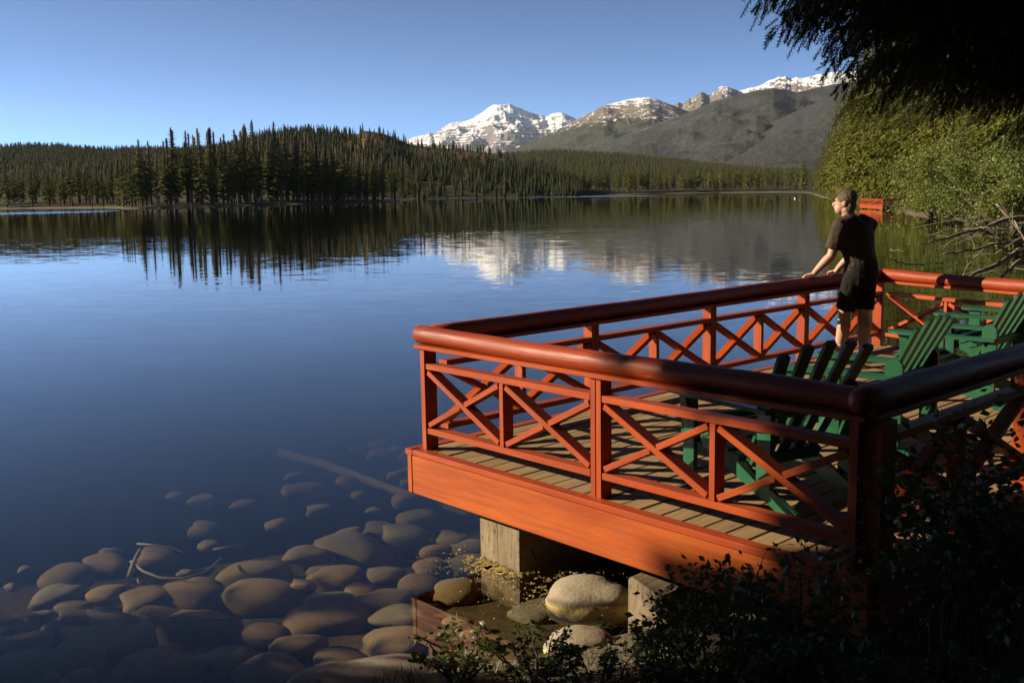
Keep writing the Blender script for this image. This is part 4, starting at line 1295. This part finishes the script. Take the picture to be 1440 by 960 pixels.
# ================================================================== FAR DOCK AND BUOY
DK = at(1241, 295.6, 0); DL = at(1209, 293.6, 0); DR = at(1277, 294.5, 0)
dA, dB, dC = Vector(DL), Vector(DK), Vector(DR)
scale_d = 1.0
dock = empty('red_dock', dB)
tag(dock, 'small red dock with criss-cross railing on the far bank', 'dock')
def dpart(mb, name, mat='red_paint'): return mb.build(name, M[mat], dock)
dz = .42
dn = (dC - dB); dn.z = 0
dD = dA + dn
pl = MB()
vs = [up(p, dz) for p in (dA, dB, dC, dD)]; vs += [up(p, dz - .05) for p in (dA, dB, dC, dD)]
pl.add(vs, [(3, 2, 1, 0), (4, 5, 6, 7), (0, 1, 5, 4), (1, 2, 6, 5), (2, 3, 7, 6), (3, 0, 4, 7)]); dpart(pl, 'deck', 'plank')
for p, q, n_ in ((dA, dB, 4), (dB, dC, 4)):
    dpart(MB().beam(up(p, dz - .13), up(q, dz - .13), .06, .36), 'fascia')
    dpart(MB().tube([up(p, dz + .64), up(q, dz + .64)], .065, 8), 'handrail')
    dpart(MB().beam(up(p, dz + .50), up(q, dz + .50), .06, .05), 'middle_rail')
    dpart(MB().beam(up(p, dz + .12), up(q, dz + .12), .06, .05), 'bottom_rail')
    for k in range(n_ + 1):
        c = p.lerp(q, k / n_); dpart(MB().beam(up(c, dz - .1), up(c, dz + .62), .09, .09, q - p), 'post')
    for k in range(n_):
        a_, b_ = p.lerp(q, k / n_), p.lerp(q, (k + 1) / n_)
        dpart(MB().beam(up(a_, dz + .14), up(b_, dz + .48), .045, .05), 'brace'); dpart(MB().beam(up(a_, dz + .48), up(b_, dz + .14), .04, .045), 'brace')
for k in range(4):
    c = [dA, dB, dC, dD][k].lerp((dA + dC) / 2, .12); dpart(MB().beam(up(c, -.6), up(c, dz - .06), .22, .22, (1, 0, 0)), 'pile', 'timber')
mid = (dA + dB + dC + dD) / 4
o = copy_tree(chair); o.location = (mid.x + .3, mid.y - .3, dz + .001); o.rotation_euler = (0, 0, 1.0)
tag(o, 'tiny green garden chair standing on the distant red dock', 'chair', 'green garden chairs on the platform')
bp = at(1118, 279.5, 0)
bm_ = MB(); bm_.tube([(bp[0], bp[1], -.15), (bp[0], bp[1], 0), (bp[0], bp[1], .08), (bp[0], bp[1], .19), (bp[0], bp[1], .28), (bp[0], bp[1], .31)], [.10, .17, .20, .17, .08, .03], 12)
tag(bm_.build('mooring_buoy', M['white_paint'], None, True), 'small white mooring buoy floating off the wooded bank', 'buoy')

# ================================================================== TREES AND SHRUBS CLOSE BY
def rotframe(d, roll=0.0):
    d = Vector(d).normalized()
    ref = Vector((0, 0, 1)) if abs(d.z) < .95 else Vector((1, 0, 0))
    s = d.cross(ref).normalized(); u = s.cross(d)
    c_, s_ = math.cos(roll), math.sin(roll)
    return np.array([s * c_ + u * s_, d, u * c_ - s * s_]).T      # columns: side, along, up

# --- overhanging spruce: boughs > branchlets > needle-clad twigs
nr_ = random.Random(4)
def twig_template(seed):
    r_ = random.Random(seed); V = []; Fc = []
    for k in range(34):
        q = k / 33; a = k * 2.4 + r_.uniform(-.3, .3)
        ln = .021 * (1 - .35 * q) * r_.uniform(.8, 1.2)
        b = np.array([0, q * .85, 0]) ; rad = np.array([math.cos(a), .0, math.sin(a)])
        V += [b + np.array([-math.sin(a), 0, math.cos(a)]) * .0030, b - np.array([-math.sin(a), 0, math.cos(a)]) * .0030 + np.array([0, .02, 0]), None]
        V[-1] = (rad * ln, q)
        Fc.append((3 * k, 3 * k + 1, 3 * k + 2))
    return V, Fc
TW = []
for s_ in range(4):
    V, Fc = twig_template(s_)
    TW.append((V, Fc))
def twig_arr(k, length):
    V, Fc = TW[k]; out = []
    for v in V:
        if isinstance(v, tuple):
            rad, q = v; out.append(rad + np.array([0, q * .85 * length + .012, 0]))
        else: out.append(np.array([v[0], v[1] * length if v[1] <= .85 else v[1] * length, v[2]]))
    return np.array(out), np.array(Fc)
TWA = {(k, L): twig_arr(k, L) for k in range(4) for L in (.05, .08, .11)}
near = empty('overhanging_spruce', (4.9, 4.2, gz(4.9, 4.2)))
tag(near, 'big dark spruce whose drooping boughs hang over the right end of the platform', 'tree')
NO = Vector(near.location)
NV = []; NF = []; nb_ = 0
wood = MB()
tips = [(1062, -2, 4.8), (1078, 22, 5.2), (1098, 45, 4.6), (1084, 5, 4.4), (1116, 70, 5.0), (1132, 88, 4.7), (1155, 104, 5.1), (1172, 125, 4.8), (1190, 150, 5.3), (1212, 152, 4.6), (1235, 142, 5.0), (1258, 166, 4.7),
        (1282, 160, 5.2), (1310, 172, 4.8), (1340, 176, 5.2), (1372, 172, 4.8), (1400, 182, 5.1), (1432, 178, 4.7), (1190, 60, 4.4), (1150, 20, 4.3), (1260, 80, 4.4), (1220, 20, 4.5), (1330, 90, 4.4), (1390, 70, 4.6), (1300, 10, 4.3),
        (1150, -40, 4.6), (1240, -50, 4.5), (1370, 10, 4.9), (1440, 110, 5.2), (1280, 110, 5.6), (1360, 130, 5.6), (1230, 90, 5.5), (1170, 60, 5.6), (1120, 20, 5.6), (1440, 40, 5.4),
        (1192, 195, 7.0), (1268, 212, 7.2), (1404, 232, 6.9), (1432, 238, 7.0)]
for (tx, ty, Y) in tips:
    T = atY(tx + 6, ty - (46 if ty > 60 else 16), Y)
    z0 = T.z + nr_.uniform(.25, .75)
    B0 = Vector((4.9 - .1, 4.2, max(z0, 2.6)))
    L = (T - B0).length; wig = nr_.uniform(-.12, .12)
    def C(q): 
        p_ = B0.lerp(T, q); p_.z += .30 * math.sin(math.pi * q * .9) * (1 - q * .3); p_.y += wig * math.sin(q * 5 + wig * 40); p_.z += .03 * math.sin(q * 11 + wig * 60)
        return p_
    pts = [C(k / 12) for k in range(13)]
    wood.tube(pts, [.017 * (1 - .9 * k / 12) + .0015 for k in range(13)], 5)
    q = .22
    side = 1
    while q < 1.0:
        p_ = C(q); d_ = (C(min(q + .03, 1.03)) - C(q - .03)).normalized()
        sv = d_.cross(Vector((0, 0, 1))).normalized()
        ln = (.10 + .42 * (1 - q) ** .8 * min(1, q * 2.2)) * nr_.uniform(.75, 1.2)
        side = -side
        bd = (d_ * .75 + sv * side * nr_.uniform(.45, .95) + Vector((0, 0, -nr_.uniform(.15, .75)))).normalized()
        m_ = max(2, int(ln / .032))
        for j in range(m_ + 1):
            s_ = j / m_
            pp = p_ + bd * ln * s_ + Vector((0, 0, -.35 * ln * s_ * s_))
            ss = 1 if j % 2 else -1
            lv = bd.cross(Vector((0, 0, 1))).normalized()
            td = (bd * .8 + lv * ss * nr_.uniform(.3, .9) + Vector((0, 0, -nr_.uniform(.1, .8)))).normalized() if j < m_ else (bd + Vector((0, 0, -.6))).normalized()
            tv, tf = TWA[(nr_.randrange(4), (.05, .08, .11)[nr_.randrange(3)])]
            Rm = rotframe(td, nr_.random() * 6.28)
            NV.append(tv @ Rm.T + np.array(pp - NO)); NF.append(tf + nb_); nb_ += len(tv)
        q += .021 / max(L, .5) * nr_.uniform(.8, 1.2)
tv = np.concatenate(NV); tf = np.concatenate(NF)
bo = wood.build('bough', M['bark'], near, True)
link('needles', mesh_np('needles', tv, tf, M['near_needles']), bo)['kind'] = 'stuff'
mb = MB(); gh = NO.z
mb.tube([(4.9, 4.2, gh - .3), (4.9, 4.2, gh + .4), (4.88, 4.2, 4), (4.9, 4.22, 9), (4.9, 4.2, 17)], [.30, .22, .19, .13, .02], 14); mb.build('trunk', M['bark'], near, True)
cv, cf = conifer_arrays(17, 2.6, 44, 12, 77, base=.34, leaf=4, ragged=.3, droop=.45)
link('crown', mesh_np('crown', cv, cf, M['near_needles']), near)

cv, cf = conifer_arrays(1.0, .17, 64, 17, 401, base=.04, leaf=6, ragged=.35, droop=.5, taper=.75, wf=.6)
SHADE = mesh_np('shade_crown', cv, cf, M['bank_needles'])
# --- tall spruces on the near shore, out of the picture: their shade darkens the shore corner of the platform
for i, (x, y, h, w) in enumerate([(-12.2, 2.45, 21, 1.0), (-18, 2.9, 25, 1.0), (-9.5, -0.6, 19, 1.1), (-21, 1.0, 24, 1.1), (-13, -3, 23, 1.1), (-5, -6, 20, 1.1), (1.5, -5.5, 21, 1.1), (7, -4, 22, 1.1), (9.5, 2.5, 20, 1.1), (-1.5, -9, 22, 1.2), (12, 7, 18, 1.0)]):
    cm, tm = BANK_V[i % 5]
    e = empty('shore_spruce', (x, y, gz(x, y) - .1), i * 1.3)
    tag(e, 'tall spruce on the near shore that shades the platform corner', 'tree', 'spruces shading the near shore')
    c = link('crown', SHADE, e); c.scale = (h * w, h * w, h)
    k = link('trunk', tm, e); k.scale = (h, h, h)

pine = empty('shade_pine', (-15, 4.0, gz(-15, 4.0) - .1))  # unseen tree, crown shaped to shade the rail but spare the fascia
tag(pine, 'tall unseen pine with a high crown added on the near shore to shade the platform rail', 'tree')
cv, cf = conifer_arrays(19, 4.3, 62, 20, 91, base=.415, bot=.9, leaf=6, ragged=.2, droop=.03, taper=.6)
link('crown', mesh_np('crown', cv, cf, M['bank_needles']), pine)
k = link('trunk', BANK_V[0][1], pine); k.scale = (19, 19, 19)

inst = []
for k in range(95):
    a = rs.uniform(R(52), R(232)); d = rs.uniform(9, 38)      # clockwise from the view direction: right, behind, left rear
    x, y = math.sin(a) * d, math.cos(a) * d
    if shore_dist(np.array([x]), np.array([y]))[0] < 2.5 or (y > 3 and x < 11): continue
    inst.append((rs.randrange(7), x, y, gz(x, y) - .2, rs.uniform(14, 23), rs.uniform(1.3, 1.9), rs.random() * 6.28))
v, f = merge(fvs, inst)
tag(link('shore_woods', mesh_np('shore_woods', v, f, M['bank_needles'])), 'dark spruce woods standing close behind the near shore', 'forest', kind='stuff')

# --- leafy bushes
def leaf_quads(pts, dirs, size, r_):
    n = len(pts); P = np.array(pts); D = np.array(dirs)
    D = D / np.linalg.norm(D, axis=1, keepdims=True)
    rnd = r_.normal(size=(n, 3)); S = np.cross(D, rnd); S /= np.linalg.norm(S, axis=1, keepdims=True)
    sz = (size * r_.uniform(.65, 1.3, n))[:, None]
    a = P; b = P + D * sz * .5 + S * sz * .30; c = P + D * sz; d = P + D * sz * .5 - S * sz * .30
    up_ = np.cross(S, D) * sz * .08
    V = np.stack([a, b + up_, c, d + up_], 1).reshape(-1, 3)
    i = np.arange(n) * 4
    return V, np.concatenate([np.stack([i, i + 1, i + 2], 1), np.stack([i, i + 2, i + 3], 1)])
def bush(name, base, H, Wd, nst, nleaf, lsize, seed, label, cat, group=None, lean=(0, 0), leafmat='bush_leaves', stemr=.03, levels=3, bark='stem'):
    r_ = np.random.RandomState(seed); q = random.Random(seed)
    root = empty(name, base); tag(root, label, cat, group)
    st = MB(); ends = []
    for k in range(nst):
        a = 6.283 * k / nst + q.uniform(-.4, .4); rad = Wd * .5 * math.sqrt(q.uniform(.05, 1))
        tip = Vector((math.cos(a) * rad + lean[0] * H, math.sin(a) * rad + lean[1] * H, H * q.uniform(.55 if levels < 3 else .08, 1.0) * (1 - .35 * (rad / (Wd * .5)) ** 2)))
        b0 = Vector((math.cos(a) * Wd * .05, math.sin(a) * Wd * .05, -.05))
        n = 7
        pts = [b0.lerp(tip, i / n) + Vector((q.uniform(-1, 1), q.uniform(-1, 1), 0)) * Wd * .015 + Vector((0, 0, .12 * H * math.sin(math.pi * i / n))) for i in range(n + 1)]
        st.tube(pts, [stemr * (1 - .85 * i / n) for i in range(n + 1)], 5)
        for j in range(2 + levels * 2):
            t_ = q.uniform(.25, 1); p0 = pts[0].lerp(pts[-1], t_); i = min(n - 1, int(t_ * n)); p0 = pts[i].lerp(pts[i + 1], t_ * n - i)
            d = Vector((q.gauss(0, 1), q.gauss(0, 1), q.gauss(.25, .6))).normalized() * H * q.uniform(.10, .26)
            st.tube([p0, p0 + d * .5 + Vector((0, 0, .02 * H)), p0 + d], [stemr * .3, stemr * .2, stemr * .08], 4)
            ends.append((p0, p0 + d))
        ends.append((pts[-3], pts[-1]))
    st.build('stem', M[bark], root, True, (0, 0, 0))
    P = []; D = []
    per = max(1, nleaf // len(ends))
    for a, b in ends:
        for _ in range(per):
            t_ = q.uniform(.1, 1.08); c = a.lerp(b, t_)
            g = Vector((q.gauss(0, 1), q.gauss(0, 1), q.gauss(0, .8))) * H * .035 * (1 if levels > 1 else .6)
            P.append(tuple(c + g)); D.append((q.gauss(0, 1) + (b - a).normalized().x, q.gauss(0, 1) + (b - a).normalized().y, q.gauss(.1, .6)))
    v, f = leaf_quads(P, D, lsize, r_)
    link('leaves', mesh_np('leaves', v, f, M[leafmat]), root)['kind'] = 'stuff'
    return root
def bank_at(px, dist):
    d = plan_dir(px) * dist
    return (d[0], d[1], max(.02, gz(d[0], d[1])))
bush('willow_bush', bank_at(1318, 84), 6.2, 6.5, 26, 16000, .17, 31, 'light green leafy willow bush leaning over the water beside the red dock', 'bush', stemr=.035, levels=4)
bush('willow_bush', bank_at(1380, 72), 6.6, 8.0, 30, 20000, .16, 32, 'broad light green willow bush with glinting leaves behind the bare branches', 'bush', stemr=.035, levels=4)
bush('willow_bush', bank_at(1445, 62), 6.0, 7.0, 26, 15000, .16, 33, 'light green willow bush above the bare fallen branches at the water', 'bush', stemr=.035, levels=4)
bush('willow_bush', bank_at(1312, 96), 2.6, 4.2, 12, 7000, .16, 35, 'low rounded green bush on the bank just beyond the red dock', 'bush', stemr=.04, levels=3)
bush('willow_bush', bank_at(1420, 66), 2.2, 6.5, 14, 7000, .13, 34, 'low light green willow thicket trailing into the water under the taller bushes', 'bush', stemr=.04, levels=3)

bush('willow_bush', (-11.4, 4.85, .1), 4.8, 4.2, 24, 11000, .2, 36, 'unseen leafy willow bush added on the near shore to shade the stones off the bank', 'bush', stemr=.035, levels=2)  # added out of view, sized so its shade falls on the near stones

# bare fallen tree reaching over the water
dead = empty('fallen_tree', (9.6, 14.2, gz(9.6, 14.2)))
tag(dead, 'bare grey fallen tree reaching its branches out over the water', 'tree')
BR = [([(1470, 306), (1440, 306.5), (1418, 306.5), (1398, 315), (1383, 323), (1364, 326), (1354, 327), (1331, 335), (1312, 337)], .05, 14.5, 12.2),
      ([(1470, 333), (1439, 338), (1412, 342), (1400, 344), (1369, 351), (1344, 355), (1327, 357)], .035, 14, 12.4),
      ([(1480, 325), (1440, 348), (1412, 366), (1387, 378), (1370, 386), (1345, 400)], .06, 13.6, 12.0),
      ([(1480, 335), (1440, 363), (1428, 371), (1408, 390), (1395, 403)], .05, 13.4, 12.3),
      ([(1401, 286), (1417, 304), (1440, 334), (1460, 362)], .02, 14.6, 14.0), ([(1427, 311), (1440, 336), (1452, 360)], .018, 13.5, 13.2),
      ([(1385, 323), (1395, 330), (1402, 338), (1412, 345)], .018, 13.3, 13.3), ([(1354, 318), (1330, 324), (1318, 330), (1305, 332)], .012, 13.2, 12.8),
      ([(1384, 351), (1370, 363), (1358, 378), (1352, 395)], .014, 12.8, 12.4), ([(1400, 345), (1420, 352), (1436, 356)], .02, 13.4, 13.6),
      ([(1312, 337), (1305, 343), (1292, 343)], .010, 12.2, 12.0), ([(1300, 372), (1280, 372), (1262, 368), (1252, 361)], .012, 12.6, 12.4), ([(1252, 352), (1262, 352), (1275, 353)], .008, 12.5, 12.4)]
for pl_, r_, Ya, Yb in BR:
    n = len(pl_)
    pts = [atY(x, y, Ya + (Yb - Ya) * k / (n - 1)) for k, (x, y) in enumerate(pl_)]
    sm_ = []
    for k in range(n - 1):
        for j in range(3):
            sm_.append(pts[k].lerp(pts[k + 1], j / 3) + Vector((0, 0, rs.uniform(-.012, .012))))
    sm_.append(pts[-1])
    MB().tube(sm_, [r_ * .62 * (1 - .75 * k / len(sm_)) + .003 for k in range(len(sm_))], 6).build('branch', M['pale_bark'], dead, True)
tw = MB()
for k in range(48):
    x = 1445 - abs(rs.gauss(0, 38)); y = rs.gauss(325, 22)
    p0 = atY(x, y, rs.uniform(12.4, 14.5)); d = Vector((rs.gauss(-.25, .35), rs.gauss(0, .25), rs.gauss(.05, .28)))
    tw.tube([p0, p0 + d * .5 + Vector((0, 0, .03)), p0 + d], [.005, .004, .0015], 4)
o = tw.build('twigs', M['pale_bark'], dead, True); o['kind'] = 'stuff'

# --- shrubs in the foreground, in the shade of the bank
def shrub(px, py, Y, H, Wd, nst, nl, ls, seed, label, lean=(0, 0)):
    P = atY(px, py, Y); g = gz(P.x, P.y)
    return bush('shore_shrub', (P.x, P.y, g), H, Wd, nst, nl, ls, seed, label, 'shrub', None, lean, 'shrub_leaves', .008, 2)
shrub(650, 960, 4.75, .28, .55, 12, 520, .034, 51, 'low leafy shrub in front of the platform reflection')
shrub(755, 968, 4.55, .28, .60, 12, 520, .034, 52, 'low leafy shrub beside the pinkish cracked boulder')
shrub(950, 960, 4.40, .40, .70, 18, 1300, .034, 53, 'dense leafy shrub hiding the foot of the split support timber', (.1, 0))
shrub(1010, 930, 4.15, .62, .80, 18, 1500, .034, 54, 'dense leafy shrub in front of the red fascia with one upright sprig')
shrub(1115, 900, 3.95, .95, .55, 9, 620, .036, 55, 'tall thin leafy shrub reaching up past the platform edge to the railing')
shrub(1180, 930, 3.75, .60, .70, 14, 900, .036, 56, 'dark leafy shrub below the shore corner of the platform')
shrub(1385, 820, 4.35, 1.35, .95, 22, 2000, .045, 57, 'tall broad-leaved shrub growing up in front of the shore-side railing', (.02, 0))
shrub(1330, 860, 4.05, .95, .60, 12, 800, .042, 58, 'dark leafy shrub beneath the shore-side railing')
shrub(1420, 940, 3.5, .35, .8, 12, 500, .036, 59, 'low dark leafy plant on the shaded ground by the path')
shrub(840, 985, 4.2, .34, .7, 12, 600, .034, 60, 'low leafy shrub at the foot of the bank')

# short grass and litter on the shaded bank
ga = np.random.RandomState(8)
gx = ga.uniform(-1.2, 4.2, 6500); gy = ga.uniform(2.6, 5.2, 6500)
ok = shore_dist(gx, gy) > .12
gx, gy = gx[ok], gy[ok]; ng = len(gx); g0 = ground_z(gx, gy); gh_ = ga.uniform(.03, .11, ng); ang = ga.uniform(0, 6.28, ng)
gvv = np.stack([np.stack([gx - np.cos(ang) * .004, gy - np.sin(ang) * .004, g0 - .01], -1), np.stack([gx + np.cos(ang) * .004, gy + np.sin(ang) * .004, g0 - .01], -1),
                np.stack([gx + ga.normal(0, .5, ng) * gh_, gy + ga.normal(0, .5, ng) * gh_, g0 + gh_], -1)], 1).reshape(-1, 3)
gff = np.arange(ng * 3).reshape(-1, 3)
tag(link('grass', mesh_np('grass', gvv, gff, M['shrub_leaves'])), 'short grass and litter on the shaded bank', 'grass', kind='stuff')

# ================================================================== AIR
hz = MB()
a_, zlo, zhi = 21000, -40, 1660
hz.add([(-a_, -a_, zlo), (a_, -a_, zlo), (a_, a_, zlo), (-a_, a_, zlo), (-a_, -a_, zhi), (a_, -a_, zhi), (a_, a_, zhi), (-a_, a_, zhi)],
       [(3, 2, 1, 0), (4, 5, 6, 7), (0, 1, 5, 4), (1, 2, 6, 5), (2, 3, 7, 6), (3, 0, 4, 7)])
t = NT('haze')
pv_ = t.n('ShaderNodeVolumePrincipled')
pv_.inputs['Color'].default_value = (0.80, 0.89, 1.0, 1); pv_.inputs['Density'].default_value = 1.2e-5; pv_.inputs['Anisotropy'].default_value = 0.2
t.l(pv_.outputs[0], t.out.inputs['Volume'])
tag(hz.build('haze', t.m), kind='stuff')
